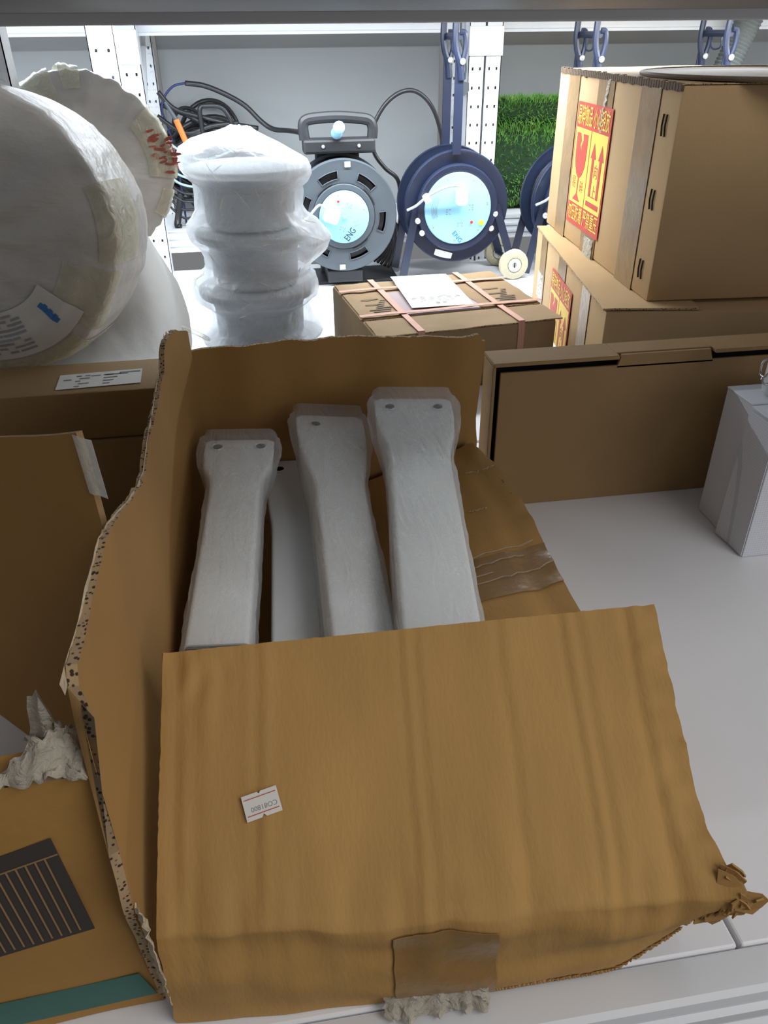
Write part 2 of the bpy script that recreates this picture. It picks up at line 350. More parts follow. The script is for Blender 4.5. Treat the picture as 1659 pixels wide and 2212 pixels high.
# ------------------------------------------------------------------ the torn open carton
TC = thing('open_carton', (0.08, 0.55, 0.0), 'large torn brown carton in the foreground, front caved in, holding white metal legs', 'box')
ztop = [(.272, .18), (.274, .25), (.278, .276), (.286, .291), (.323, .288), (.356, .29), (.403, .292), (.43, .286), (.459, .277), (.5, .262), (.547, .249), (.578, .245), (.62, .252), (.662, .255), (.7, .258), (.749, .264), (.766, .283), (.79, .287), (.815, .284), (.862, .268)]
yfr = [(0, .285), (.019, .283), (.07, .277), (.128, .27), (.184, .272), (.244, .273), (.291, .284)]
def leftwall(u, v):
    y = .272+u*(.862-.272); zt = lerp(ztop, y) + 0.0025*nz((y*70, 3, 0)) + 0.0015*nz((y*190, 3, 0)); z = v*zt
    y2 = y+(lerp(yfr, z)-.272)*(1-u)**6 + 0.0012*nz((z*160, 9, 0))*(1-u)**8
    return (-.105+.016*max(0, (y-.72)/.14)**1.5 + .003*nz((y*9, z*9, 1))+.0045*sin(pi*u)*v*-1, y2, z)
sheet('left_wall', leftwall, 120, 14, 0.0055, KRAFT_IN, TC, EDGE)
tb = B()
for k in range(46):                                   # torn outer liner standing past the corrugation
    y = .285+.56*k/46; z = lerp(ztop, y); y2 = y+.56/46; z2 = lerp(ztop, y2); h = 0.001+0.003*abs(nz((k*.7, 1, 2)))
    x = -.1115+.016*max(0, (y-.72)/.14)**1.5
    tb.add([(x, y, z-.006), (x, y2, z2-.006), (x-.001, y2, z2+h), (x-.001, y, z+.001+.003*abs(nz(((k-1)*.7, 1, 2))))], [(0, 1, 2, 3)])
o = tb.make('torn_liner', TORN, TC); o['kind'] = 'stuff'
def backwall(u, v):
    x = -.093+u*(.259+.093) + (-.008*max(0, 1-abs(v-.55)/.5)*max(0, u-.9)*10)
    zt = .24+.007*sin(pi*min(u*1.15, 1)) + .0022*nz((u*14, 0, 5)) + (.002*nz((u*60, 0, 5)) if u > .4 else 0) - (.008 if u > .985 else 0)
    z = v*zt
    return (x, .866+.012*v*(1-u)*.4 + .004*nz((u*5, v*2, 3)) + .0025*sin(u*26)*v - .004*math.exp(-((z-.1)/.012)**2), z)
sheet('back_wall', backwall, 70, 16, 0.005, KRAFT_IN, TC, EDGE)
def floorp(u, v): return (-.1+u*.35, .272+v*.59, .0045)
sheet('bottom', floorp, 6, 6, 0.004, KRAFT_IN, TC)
rw = [(.24, .245), (.4, .2555), (.513, .2565), (.578, .2575), (.703, .264), (.7955, .258), (.858, .243)]
def rightwall(u, v):
    y = .285+u*(.858-.285); xe = lerp(rw, y)
    return (xe*v+.25*(1-v)+.003*nz((y*11, v*3, 7))+.004*sin(pi*v), y, .1*v+.0005)
sheet('right_wall', rightwall, 40, 6, 0.005, KRAFT, TC, EDGE, flip=False)
def rightpanel(u, v):                                   # upper half of the right wall folded in over the box
    y = .3+u*(.853-.3); xe = lerp(rw, y); xi = .068+.012*nz((y*6, 4, 4))
    k = 1-(1-v)**2; x = xe+(xi-xe)*v
    z = .103-.058*v**1.15+.0035*math.exp(-((v-.12)/.05)**2)*-1+.003*nz((y*13, v*4, 2))+(.004*nz((y*40, v*6, 2)) if v < .08 else 0)
    return (x, y, z)
sheet('right_panel', rightpanel, 60, 24, 0.004, KRAFT, TC, EDGE)
def tp(u, v):
    p = Vector(rightpanel((.555+.065*u+.01*v-.3)/.553, v*.62)); p.z += .0012; return p
sheet('tape_strip', tp, 10, 20, 0.0004, TAPE_D, TC)
for k, (y, a, b) in enumerate(((.628, .05, .5), (.612, .12, .42), (.597, .3, .55), (.586, 0, .45), (.71, .2, .3), (.79, .02, .2))):
    B().tube([Vector(rightpanel((y+.004*nz((t*9, k, 1))-.3)/.553, a+(b-a)*t)) + Vector((0, 0, .0021)) for t in [i/12 for i in range(13)]], .0006, 5).make('tape_wrinkle', CLEAR_W, TC)
def frontwall(u, v):
    bx, by = -.1+u*.35, .268+u*-.008-.012*sin(pi*u)*.7
    tx, ty, tz = frontpanel(u, 0)
    bz = .0008+ (.045*max(0, (u-.84)/.16)**1.4)+.0012*abs(nz((u*27, 3, 3)))*(u > .6)
    return (bx+(tx-bx)*v+.002*nz((u*12, v*5, 2)), by+(ty-by)*v-.004*sin(pi*v)+.0025*nz((u*8, v*4, 8))+.0022*sin(v*9+u*5)*math.exp(-((u-.55)/.5)**2), bz+(tz-bz)*v)
CREASE = [(.175, .0018, .012), (.145, .0009, .02), (.46, .0012, .008), (.49, .001, .01), (.66, .0011, .012), (.795, .0016, .01), (.83, .0012, .012), (.93, .0018, .012), (.03, .002, .012), (.06, .0012, .02), (.11, .001, .03)]
CREASE = [(c, a*.62, w_) for c, a, w_ in CREASE]
def frontpanel(u, v):
    a = Vector((-.098, .2675, .1)).lerp(Vector((.24, .2372, .1)), u); b = Vector((-.089, .4035, .2)).lerp(Vector((.2565, .3995, .1985)), u)
    p = a.lerp(b, v); n = Vector((.02, -.58, .81)); h = 0
    for c, amp, wd in CREASE:
        c2 = c+.006*nz((v*3, c*50, 0)); t = (u-c2)/wd; h += -amp*math.exp(-t*t*1.2) + amp*.6*math.exp(-((t-1.6)**2))
    h += .002*nz((u*4, v*3, 6))+.005*math.exp(-(v/.09)**2)*-1 + .0012*nz((u*22, v*3, 6))*math.exp(-((v-.1)/.2)**2)
    if u < .13: h += .003*nz((u*30, v*9, 2))*max(0, v-.6)*2.4
    fw_ = math.exp(-(v/.12)**2); p += Vector((0, .004*nz((u*7, 1, 1))*fw_+.002*nz((u*24, 1, 1))*fw_, .004*nz((u*6, 5, 1))*fw_+.002*nz((u*26, 1, 4))*fw_))
    p += n*h; p.x += (.0005*nz((v*47, u > .5, 3))+.0008*nz((v*9, u > .5, 8)))*(1 if (u < .001 or u > .999) else 0); p.z += .0006*nz((u*60, 2, 2))*(v > .99)
    return p
def frontall(u, v):
    p = Vector(frontwall(u, v/.36) if v <= .36 else frontpanel(u, (v-.36)/.64))
    if u > .86:
        e = (u-.86)/.14; w_ = math.exp(-((v-.33)/.11)**2)
        p.x += .02*e**2*w_+.002*nz((v*34, 2, 1))*e**6*w_; p.z += (.006*w_*e+.004*nz((v*22, u*20, 4)))*e**2; p.y -= .006*w_*e**2
    return p
FP = sheet('front_wall', frontall, 130, 75, 0.005, KRAFT, TC, EDGE, sharp=75)
# frayed corner and torn bits
fr = B(); random.seed(11)
for k in range(46):
    t = random.random(); c = Vector(frontall(.985+.02*random.random(), .12+.3*t)); q_ = .0025+.004*random.random()
    d1 = Vector((random.uniform(.5, 1), random.uniform(-.6, .2), random.uniform(-.5, .4))).normalized(); d2 = Vector((random.uniform(-.4, .4), random.uniform(-.5, .5), 1)).normalized()
    q = [c-d2*q_-d1*q_, c+d1*q_*.8-d2*q_*.8, c+d1*q_*1.4+d2*q_*.2, c+d1*q_*.5+d2*q_*.9, c-d1*q_+d2*q_]; n = d1.cross(d2).normalized()*.0012
    fr.add(q+[x+n for x in q], [(0, 1, 2, 3, 4), (9, 8, 7, 6, 5)]+[(i, (i+1) % 5, 5+(i+1) % 5, 5+i) for i in range(5)])
o = fr.make('frayed_corner', KRAFT_IN, TC); o['kind'] = 'stuff'
fr = B()
for k in range(70):
    u = min(1, .55+.45*(k+random.random())/70); p = Vector(frontall(u, 0))+Vector((0, -.001, .0015)); q_ = .0015+.0025*random.random()
    fr.add([p+Vector((-q_*1.5, .001, 0)), p+Vector((q_*1.5, .001, 0)), p+Vector((q_*.4, -.001, -.001)), p+Vector((0, -.001, q_))], [(0, 1, 2), (0, 2, 3), (2, 1, 3), (1, 0, 3)])
o = fr.make('frayed_edge', KRAFT_IN, TC); o['kind'] = 'stuff'
def fwtape(u, v):
    p = Vector(frontwall(.41+.19*u, .05+.85*v)); p.y -= .0016; return p
sheet('tape_strip', fwtape, 12, 10, 0.0004, TAPE_D, TC)
def tape_edge(u, v):
    p = Vector(frontwall(.385+.2*u, 0)); return (p.x+.004*nz((v*5, 1, 1)), p.y-.004-.013*(1-v)*(.5+.9*abs(nz((u*7, 3, 3))))-.003*nz((u*20, v*8, 1)), .003+.022*v*(.6+.5*u)+.003*abs(nz((u*26, v*9, 4))))
sheet('torn_tape', tape_edge, 26, 8, 0.0004, CLEAR_W, TC)
def ltorn(u, v):
    z = .03+.1*u; return (-.104+.006*v+.003*nz((u*14, v*4, 2)), .277-.012*v-.004*u+.003*nz((u*20, v*5, 5)), z+.004*nz((u*9, v*3, 8)))
sheet('torn_liner', ltorn, 24, 6, 0.0008, TORN, TC)
# price sticker on the caved-in front
a = Vector((-.0415, .3268, .1434)); M = frame(Vector((-.0403, .3128, .1336))+Vector((.0, -.0022, .0031)), (.0225, .0035, .003), (-.0012, .0135, .0098))
ps = B().prism([(0, 0), (.0095, 0), (.011, .002), (.0125, 0), (.0225, 0), (.0225, .0155), (.0123, .0155), (.0112, .0143), (.010, .0155), (0, .0155)], M, .0004).make('price_sticker', PAPER, TC, label='white price sticker with two red lines')
M2 = M @ Matrix.Translation((0, 0, .0005))
B().box((.0012, .0026, 0), (.0213, .0031, .0002), M=M2).box((.0012, .0124, 0), (.0213, .0129, .0002), M=M2).make('red_lines', LRED, ps)
text('price_print', 'CO81800', M2 @ Matrix.Translation((.0125, .0062, 0)) @ Matrix.Rotation(pi, 4, 'Z'), .0042, INKG, ps)

# ------------------------------------------------------------------ white metal legs in the carton
def make_leg(T, Bp, up, wt, wb, label, plate_rot=0.0, neck=.72, sleeve=True, hole_x=(.31, -.31), cap=False):
    T, Bp = Vector(T), Vector(Bp); ax = (Bp-T); L = ax.length; ax.normalize()
    nrm = Vector(up); nrm = (nrm-ax*nrm.dot(ax)).normalized(); nrm = (Matrix.Rotation(plate_rot, 3, ax) @ nrm); sd = nrm.cross(ax).normalized()
    if sd.x < 0: sd = -sd
    rt_ = thing('furniture_leg', tuple((T+Bp)/2-nrm*.02), label, 'leg', 'furniture legs in the torn carton')
    W = [(0, wt*.86), (.012, wt), (.1, wt), (.16, wt*.96), (.24, wt*neck), (.32, wb*.97), (1, wb)]
    Dp = [(0, .004), (.09, .004), (.15, .014), (.22, .034), (.3, .042), (1, .046)]
    ts = [0, .006, .012, .03, .06, .09, .12, .14, .16, .18, .2, .22, .24, .27, .3, .34, .4, .5, .6, .7, .8, .9, 1]
    def ring(t, g=0.0, wob=0.0):
        w2 = lerp(W, t)/2+g; d = lerp(Dp, t)+2*g; c = T+ax*(L*t); r = min(.0045+g, w2*.4, d*.45); out = []
        for (sx, sy) in ((1, 0), (-1, 0), (-1, -1), (1, -1)):
            cx = sx*(w2-r); cy = (g-r) if sy == 0 else (g-d+r)
            for k in range(4):
                A = {(1, 0): 0, (-1, 0): pi/2, (-1, -1): pi, (1, -1): 1.5*pi}[(sx, sy)] + k*pi/6
                out.append(c+sd*(cx+r*cos(A))+nrm*(cy+r*sin(A)))
        return out
    R = [ring(t) for t in ts]; n = len(R[0]); V = [p for q in R for p in q]
    F = [(i*n+k, i*n+(k+1) % n, (i+1)*n+(k+1) % n, (i+1)*n+k) for i in range(len(ts)-1) for k in range(n)]+[tuple(range(n-1, -1, -1)), tuple((len(ts)-1)*n+k for k in range(n))]
    autosmooth(mk('leg_body', V, F, LEGM, rt_), 35)
    for hx in hole_x:
        c = T+ax*(L*.045)+sd*(wt*hx)+nrm*.0004; Mh = frame(c, sd, ax)
        if Mh.to_3x3().col[2].dot(nrm) < 0: Mh = frame(c, -sd, ax)
        h = B().lathe([(.0055, 0), (.0055, .0002)], 16, Mh).make('bolt_hole', DARK, rt_)  # dark disc stands in for the shade inside the hole
        B().lathe([(.0052, .0001), (.0064, .0012), (.0072, .0001)], 16, Mh).make('hole_rim', LEGM, h)
    if cap:
        c = Bp+ax*.001; Mh = frame(c, sd, nrm)
        B().rbox((-wb/2+.001, -.039, -.002), (wb/2-.001, -.001, .003), .003, M=frame(c, sd, nrm)).make('end_cap', BLACKP, rt_, label='dark plastic end cap')
    if sleeve:
        ts2 = [-.035+1.06*i/70 for i in range(71)]; VV = []
        sdv = random.random()*50
        for t in ts2:
            tt = min(max(t, 0), 1); q = ring(tt, .003+.005*math.exp(-(tt/.15)**4)); c = T+ax*(L*tt); off = ax*(L*(t-tt))
            for k, p in enumerate(q):
                d = (p-c); l = d.length
                VV.append(p+off+d/l*(.0022*nz((t*7+sdv, k*.8, 0))+.0012*nz((t*24+sdv, k*1.6, 3))+.004*max(0, nz((t*3+sdv, k*1.3, 7)))))
        n2 = n; FF = [(i*n2+k, i*n2+(k+1) % n2, (i+1)*n2+(k+1) % n2, (i+1)*n2+k) for i in range(70) for k in range(n2)]
        mk('plastic_sleeve', VV, FF, SLEEVE, rt_, True, label='wrinkled clear plastic sleeve')
    return rt_
make_leg((-.0435, .80, .158), (-.066, .497, .122), (0.12, -.25, 1), .077, .054, 'white metal leg in clear sleeve at the left wall, dark cap on its near end', .1, cap=True)
make_leg((.012, .862, .094), (-.003, .44, .07), (0, -.2, 1), .062, .05, 'lowest white metal leg, half hidden beneath its neighbours, one hole showing', 0, sleeve=False, hole_x=(-.22,), neck=.9)
make_leg((.062, .842, .16), (.056, .43, .108), (-.1, -.22, 1), .08, .056, 'white metal leg in cloudy sleeve, second from right, one corner hole showing', -.22, hole_x=(-.22,), neck=.85)
make_leg((.156, .803, .192), (.113, .432, .137), (-.2, -.2, 1), .088, .066, 'rightmost white metal leg lying highest, both plate holes showing', -.2, neck=.78)

# ------------------------------------------------------------------ cartons
def carton(name, label, o, yawd, sx, sy, sz, m, group=None, r=.004, wob=.002, bodyname='body'):
    t = thing(name, (o[0], o[1], o[2]), label, 'box', group); a = radians(yawd)
    M = Matrix.Translation(Vector(o)) @ Matrix.Rotation(a, 4, 'Z')
    bm = bmesh.new(); bmesh.ops.create_cube(bm, size=1)
    for v in bm.verts: v.co = Vector(((v.co.x+.5)*sx, (v.co.y+.5)*sy, (v.co.z+.5)*sz))
    bmesh.ops.bevel(bm, geom=bm.edges[:], offset=r, segments=2, affect='EDGES', profile=0.5)
    bm.verts.index_update(); V = []
    for v in bm.verts: V.append(M @ (v.co))
    F = [[q.index for q in f.verts] for f in bm.faces]; bm.free()
    autosmooth(mk(bodyname, V, F, m, t), 40); return t, M
# big closed carton, upper right
BC, MB = carton('cardboard_box', 'large closed carton on top of the right stack with a red and yellow fragile label', (.613, 1.166, .172), -4.0, .62, .62, .31, KRAFT_PALE)
ML = MB @ frame((-.0006, 0, 0), (0, -1, 0), (0, 0, 1))        # left face: x runs toward the viewer (negative depth), y up
def strip(parent, M, x0, x1, y0, y1, m=TAPE, name='tape_strip', nu=6, nv=24, amp=.0006, seed=0):
    return sheet(name, lambda u, v: M @ Vector((x0+(x1-x0)*u+.0006*nz((v*20, seed, 3)), y0+(y1-y0)*v, .0012+amp*nz((u*4, v*16, seed)))), nu, nv, .0005, m, parent)
strip(BC, ML, -.545, -.475, -.0, .312, seed=1); strip(BC, ML, -.36, -.275, -.0, .312, seed=2); strip(BC, ML, -.15, -.07, -.0, .312, seed=3)
# fragile label
def fragile(parent, M, wd, ht):
    lb = quad('fragile_label', M, 0, 0, wd, ht, LRED, parent, .0006, label='red and yellow fragile label')
    M1 = M @ Matrix.Translation((0, 0, .0008)); hw = wd/2
    quad('label_field', M1, wd*.03, ht*.185, hw-wd*.01, ht*.80, LYEL, lb, .0003); quad('label_field', M1, hw+wd*.01, ht*.185, wd*.97, ht*.80, LYEL, lb, .0003)
    M3 = M @ Matrix.Translation((0, 0, .0013))
    g = [(.08, .76), (.19, .76), (.23, .70), (.20, .66), (.27, .62), (.24, .66), (.29, .71), (.27, .76), (.42, .76), (.42, .60), (.40, .50), (.34, .43), (.27, .40), (.265, .27), (.36, .21), (.13, .21), (.235, .27), (.24, .40), (.17, .43), (.11, .5), (.08, .6)]
    B().prism([(x*wd, y*ht) for x, y in g], M3, .0003).make('glass_symbol', LRED, lb)
    ar = B()
    for x in (.63, .85): ar.prism([((x+dx)*wd, y*ht) for dx, y in ((-.03, .30), (.03, .30), (.03, .60), (.075, .60), (0, .72), (-.075, .60), (-.03, .60))], M3, .0003)
    ar.box((.56*wd, .22*ht, 0), (.92*wd, .26*ht, .0003), M=M3); ar.make('up_arrows', LRED, lb)
    text('label_print', '易碎物品 小心轻放', M3 @ Matrix.Translation((hw, ht*.89, 0)), ht*.17, LYEL, lb, sx=wd/(ht*.17)*.112, bold=.0002)
    text('label_print', '勿压防潮 严禁重压', M3 @ Matrix.Translation((hw, ht*.095, 0)), ht*.15, LYEL, lb, sx=wd/(ht*.15)*.112, bold=.0002)
    text('label_print', '向', M3 @ Matrix.Translation((.74*wd, ht*.50, 0)), wd*.13, LRED, lb); text('label_print', '上', M3 @ Matrix.Translation((.74*wd, ht*.34, 0)), wd*.13, LRED, lb)
    text('label_print', '易', M3 @ Matrix.Translation((.13*wd, ht*.35, 0)), wd*.12, LRED, lb); text('label_print', '碎', M3 @ Matrix.Translation((.37*wd, ht*.33, 0)), wd*.12, LRED, lb)
    return lb
fragile(BC, ML @ Matrix.Translation((-.462, .038, .0016)) , .2, .222)
for yy in (.24, .135, .028):
    b = B()
    for k in (0, .012): b.tube([ML @ Vector((-.045+.012*1-k*1.0, yy+.0, .0012)), ML @ Vector((-.036-k, yy+.014, .0014)), ML @ Vector((-.034-k, yy+.03, .0012))], .0015, 6, flat=.5)
    b.make('pen_mark', INK, BC)
# loose clear tape bits and the rough upper edge
sheet('loose_tape', lambda u, v: ML @ Vector((-.33+.05*u+.004*nz((u*5, v*9, 1)), .0-.016+.05*v, .003+.008*abs(nz((u*8, v*8, 4))))), 10, 10, .0004, CLEAR_W, BC)
sheet('loose_tape', lambda u, v: ML @ Vector((-.325+.012*u+.02*v*v+.006*nz((v*6, 1, 1)), .215+.09*v, .002+.006*abs(nz((u*8, v*8, 9))))), 4, 16, .0004, CLEAR_W, BC)
def topflap(u, v): return MB @ Vector((-.002+.3*u, .0+.61*v, .3118+.0012*nz((v*10, u*3, 1))+.0012*sin(v*5)*(1-u)))
sheet('top_flap', topflap, 14, 40, .0015, KRAFT_DK, BC, EDGE)
rg = B()
for k in range(60):
    y = .61*k/60; rg.box((-.003, y, .302+.003*nz((k*.5, 1, 1))), (.002, y+.0085, .3125+.003*nz((k*.9, 3, 1))), M=MB)
o = rg.make('rough_edge', mat('torn_dark_edge', (0.1, 0.065, 0.04), .9), BC); o['kind'] = 'stuff'
# lower carton of the stack
LC, MC = carton('cardboard_box', 'closed carton under the large one on the right, mostly hidden by the long flat box', (.535, 1.142, .001), -8.8, .7, .63, .166, KRAFT_PALE)
ML2 = MC @ frame((-.0006, 0, 0), (0, -1, 0), (0, 0, 1))
strip(LC, ML2, -.56, -.50, 0, .167, seed=4); strip(LC, ML2, -.37, -.30, 0, .167, seed=5); strip(LC, ML2, -.16, -.10, 0, .167, seed=6)
strip(LC, ML2, -.57, -.515, .03, .085, PAPER, 'white_tape_patch', seed=8, amp=.0015)
fragile(LC, ML2 @ Matrix.Translation((-.415, -.06, .0018)), .19, .19)
def lidflap(u, v): return MC @ Vector((-.004+.62*u*.25, .003+.62*v, .1705+.001*nz((v*7, u*2, 4))))
sheet('top_flap', lidflap, 10, 30, .003, KRAFT_PALE, LC, EDGE)
# brown lid on the big box
LD = thing('round_lid', (.86, 1.31, .4845), 'shiny brown round lid lying on top of the large right carton', 'lid')
M = Matrix.Translation((.86, 1.31, .4852)) @ Matrix.Scale(.9, 4)
autosmooth(B().lathe([(0.0, .002), (.2, .002), (.232, .0025), (.238, .0045), (.246, .0055), (.25, .004), (.25, .0005), (.246, 0), (0, 0)], 72, M).make('lid_plate', LIDM, LD), 60)
B().tube([M @ Vector(((.247)*cos(a), .247*sin(a), .0035)) for a in [2*pi*k/72 for k in range(72)]], .0035, 8, cyc=True).make('rolled_rim', LIDM, LD, True)
# ribbed hose standing behind
HS = thing('ribbed_pipe', (1.09, 2.13, 0), 'grey ribbed pipe leaning behind the large right carton', 'pipe')
p0, p1 = Vector((1.068, 2.13, .0)), Vector((1.277, 2.13, .6)); N = 150
B().tube([p0.lerp(p1, i/N) for i in range(N+1)], [.032+(.002 if i % 2 else -.0014) for i in range(N+1)], 20).make('pipe_wall', HOSE, HS)
# long flat mailer
LB = thing('mailer_box', (.6, .88, 0), 'long flat brown folding box standing on edge at the right', 'box')
B().rbox((.2765, .858, .0), (1.0, .862, .193), .001).prism([(.427, .19), (.432, .2065), (.55, .2065), (.556, .19)], frame((0, .862, 0), (1, 0, 0), (0, 0, 1)), .004).make('front_panel', KRAFT_DK, LB)
B().rbox((.267, .855, .2015), (.428, .902, .2065), .001).rbox((.428, .866, .2015), (.556, .902, .2065), .001).rbox((.556, .855, .2015), (1.0, .902, .2065), .001).make('lid_panel', KRAFT_DK, LB)
B().rbox((.267, .86, .0), (.2715, .902, .2), .001).make('side_panel', KRAFT_DK, LB)
B().box((.273, .878, .002), (.999, .9, .2)).make('gap_shade', DARK, LB)  # black sheet added so the gap under the lid reads as shaded
# strapped carton
SBX, MS = carton('strapped_box', 'worn brown carton with two pink straps and a paper slip, in front of the reels', (.178, 1.245, .001), 7.2, .337, .335, .109, KRAFT_WORN, r=.005)
MT = MS @ Matrix.Translation((0, 0, .1092))
for k, (x, tw) in enumerate(((.075, .0), (.262, .0))):
    def st(u, v, x=x, tw=tw):
        if v < .25: q = Vector((x+.012*u, -.0015, .109*(v/.25)))
        else: q = Vector((x+.012*u+.02*(.6-(v-.25)/.75)*(1 if k == 0 else .6)*0, .338*(v-.25)/.75, .1138+.0006*sin(v*9)))
        return MS @ q
    sheet('strap', st, 2, 40, .0006, PINK, SBX, flip=False, label='pink packing strap')
for y in (.1, .262): sheet('strap', lambda u, v: MS @ Vector((.356*v-.001, y+.012*u, .1152+.0006*sin(v*12))), 2, 30, .0006, PINK, SBX, flip=True, label='pink packing strap')
sheet('top_flap', lambda u, v: MS @ Vector((.004+.345*u, .002+.085*v-.004*nz((u*14, 1, 1))*v, .1105+.002*nz((u*6, v*3, 2)))), 30, 6, .002, KRAFT_WORN, SBX, EDGE)
sheet('top_flap', lambda u, v: MS @ Vector((.004+.075*u, .095+.235*v, .1105+.0015*nz((u*3, v*6, 5)))), 8, 20, .002, KRAFT_WORN, SBX, EDGE)
sheet('top_flap', lambda u, v: MS @ Vector((.235+.115*u+.006*nz((v*8, 1, 7))*(1-u), .095+.24*v, .1105+.0015*nz((u*3, v*6, 9)))), 8, 20, .002, KRAFT_WORN, SBX, EDGE)
quad('inner_wrap', MT, .085, .1, .238, .25, mat('lilac_film', (.42, .33, .33), .35, bump=.4, bscale=30), SBX, .0008, label='pale lilac wrapping showing through the opening')
for cx, cy in ((.05, .17), (.30, .17)):
    sb = B()
    for k in range(9): sb.box((cx-.022+.005*k*(k % 3 != 2), cy-.05+.011*k, .0026), (cx+.012+.004*(k % 4), cy-.05+.011*k+.004, .0028), M=MT)
    sb.make('stencil_print', FADED, SBX)
DN = thing('paper_slip', (.32, 1.49, .1145), 'white printed paper slip tucked under the straps of the worn carton', 'paper')
MP = frame((.266, 1.384, .1142), (.115, .003, 0), (.004, .205, 0))
sheet('slip', lambda u, v: MP @ Vector((.118*u-.001*v, .21*v, .0012+.0018*sin(v*3)+ (.002 if v > .78 else 0))), 8, 24, .0003, PAPER, DN)
pb = B()
for k in range(7): pb.box((.014+.0145*k, .055, .005), (.0145+.0145*k, .158, .0052), M=MP)
for k in range(6): pb.box((.01+.017*k, .05+.003*(k % 2), .0042), (.02+.017*k, .053+.003*(k % 2), .0044), M=MP)
for k in range(5): pb.box((.025+.014*k, .036, .0038), (.036+.014*k, .038, .004), M=MP)
pb.box((.05, .018, .0034), (.058, .022, .0036), M=MP); pb.box((.064, .02, .0034), (.072, .0235, .0036), M=MP)
pb.make('slip_print', INKG, DN)
# flat brown boxes on the left
FB, MF = carton('cardboard_box', 'flat brown carton on the left with a white address label, below the front wrapped roll', (-.62, .869, .14), 0, .505, .1, .06, KRAFT_DK, r=.003)
lb = quad('address_label', frame((-.2512, .8805, .2006), (.0958, .0062, 0), (-.004, .045, 0)), 0, 0, .096, .046, PAPER, FB, .0004, label='white printed address label')
ML3 = frame((-.2512, .8805, .2012), (.0958, .0062, 0), (-.004, .045, 0))
rows = [(.005+.016*k, .034, .011, .002) for k in (2, 3, 4)]+[(.006, .026, .009, .0025)]+[(.02+.004*(k % 2), .036-.008*k, .006, .002) for k in range(5)]+[(.03, .036-.008*k, .006, .002) for k in (0, 1, 3)]+[(.052, .034-.009*k, .02-.004*k, .002) for k in range(4)]+[(.07, .037, .024, .003)]
scribble('label_print', ML3, rows, INKG, lb)
FB2, _ = carton('cardboard_box', 'plain brown carton under the labelled flat one, half hidden by the torn carton', (-.62, .864, .001), 0, .505, .105, .138, KRAFT_DK, r=.003)
# open carton with printed front, lower left
OC = thing('open_carton', (-.25, .33, 0), 'orange-brown open carton at lower left with dark slatted print and teal band', 'box')
yw = radians(3.5); U = Vector((cos(yw), sin(yw), 0)); Vv = Vector((-sin(yw), cos(yw), 0)); P0 = Vector((-.1095, .284, .0))
fr2 = lambda s, z, d=0: P0-U*s+Vector((0, 0, z))+Vv*d
sheet('front_wall', lambda u, v: fr2(.34*(1-u), .001+.227*v+.003*nz((u*8, 1, 1))*v, .003*nz((u*4, v*4, 3))+.004*(1-v)**3*0), 40, 14, .0045, KRAFT_OR, OC, EDGE)
sheet('side_wall', lambda u, v: fr2(.0, .001+(.226-.135*min(1, u*1.1))*v, .006+.094*u), 10, 10, .0045, KRAFT_OR, OC, EDGE)
sheet('back_wall', lambda u, v: fr2(.34*(1-u), .001+.085*v, .1), 10, 6, .0045, KRAFT_OR, OC)
sheet('bottom', lambda u, v: fr2(.33*(1-u)+.005, .005, .006+.092*v), 4, 4, .003, KRAFT_OR, OC)
MO = frame(fr2(0, 0, -.0012), U, (0, 0, 1))                       # x = 0 at the right corner, negative to the left
MO2 = MO @ Matrix.Translation((0, 0, .0008))
B().prism([(-.34, .013), (-.0024, .0139), (-.0095, .0411), (-.34, .0405)], MO, .0005).make('teal_band', PRINT_T, OC)
TL_, TR_, BR_, BL_ = (-.2, .142), (-.0302, .1862), (-.025, .0988), (-.2, .072)
bi = lambda u, v: (BL_[0]+(BR_[0]-BL_[0])*u+((TL_[0]+(TR_[0]-TL_[0])*u)-(BL_[0]+(BR_[0]-BL_[0])*u))*v, BL_[1]+(BR_[1]-BL_[1])*u+((TL_[1]+(TR_[1]-TL_[1])*u)-(BL_[1]+(BR_[1]-BL_[1])*u))*v)
dp = B().prism([BL_, BR_, TR_, TL_], MO, .0005).make('dark_print', PRINT_D, OC)
b = B(); b.prism([bi(0, .845), bi(1, .845), bi(1, .857), bi(0, .857)], MO2, .0003)
for k in range(24): u_ = .955-.031*k; b.prism([bi(u_, .04), bi(u_+.0055, .04), bi(u_+.0055, .845), bi(u_, .845)], MO2, .0003)
b.make('print_lines', mat('line_kraft', (.3, .18, .08), .75), dp)
CS = thing('cardboard_sheet', (-.3, .58, 0), 'orange-brown cardboard sheet standing cornerwise behind the slatted-print carton', 'cardboard')
sheet('panel', lambda u, v: Vector((-.4666, .744, .001)).lerp(Vector((-.134, .4245, .001)), u).lerp(Vector((-.377, .697, .232)).lerp(Vector((-.125, .459, .339)), u), v)+Vector((.009*u**6*sin(pi*v**1.3), -.004*sin(pi*v)*u, .003*nz((u*4, v*4, 2))*v)), 24, 24, .0045, KRAFT_OR, CS, KRAFT_DK)
sheet('clear_tape_tail', lambda u, v: Vector((-.127+.013*u+.003*v, .4575-.010*u-.004*v, .3385-.04*v+.002*nz((u*3, v*6, 1)))), 4, 10, .0003, CLEAR, CS)
sheet('inner_flap', lambda u, v: fr2(.335*(1-u), .226+.003*v+.002*nz((u*8, v*3, 5)), .004+.018*v), 30, 5, .003, KRAFT_OR, OC, EDGE)
CT = sheet('tape_scrap', lambda u, v: Vector((-.149+.038*u+.012*sin(v*5)*(1-u), .31-.032*v+.006*nz((u*6, v*5, 2)), .231+.018*sin(pi*v)*sin(pi*u)+.012*abs(nz((u*7, v*7, 6)))+(.028*max(0, 1-abs(u-.25)*7)*(v < .3)))), 20, 20, .0004, CLEAR_W, None, loc=(-.13, .295, .23))
tag(CT, 'crumpled clear tape scrap stuck between the two open cartons', 'tape')

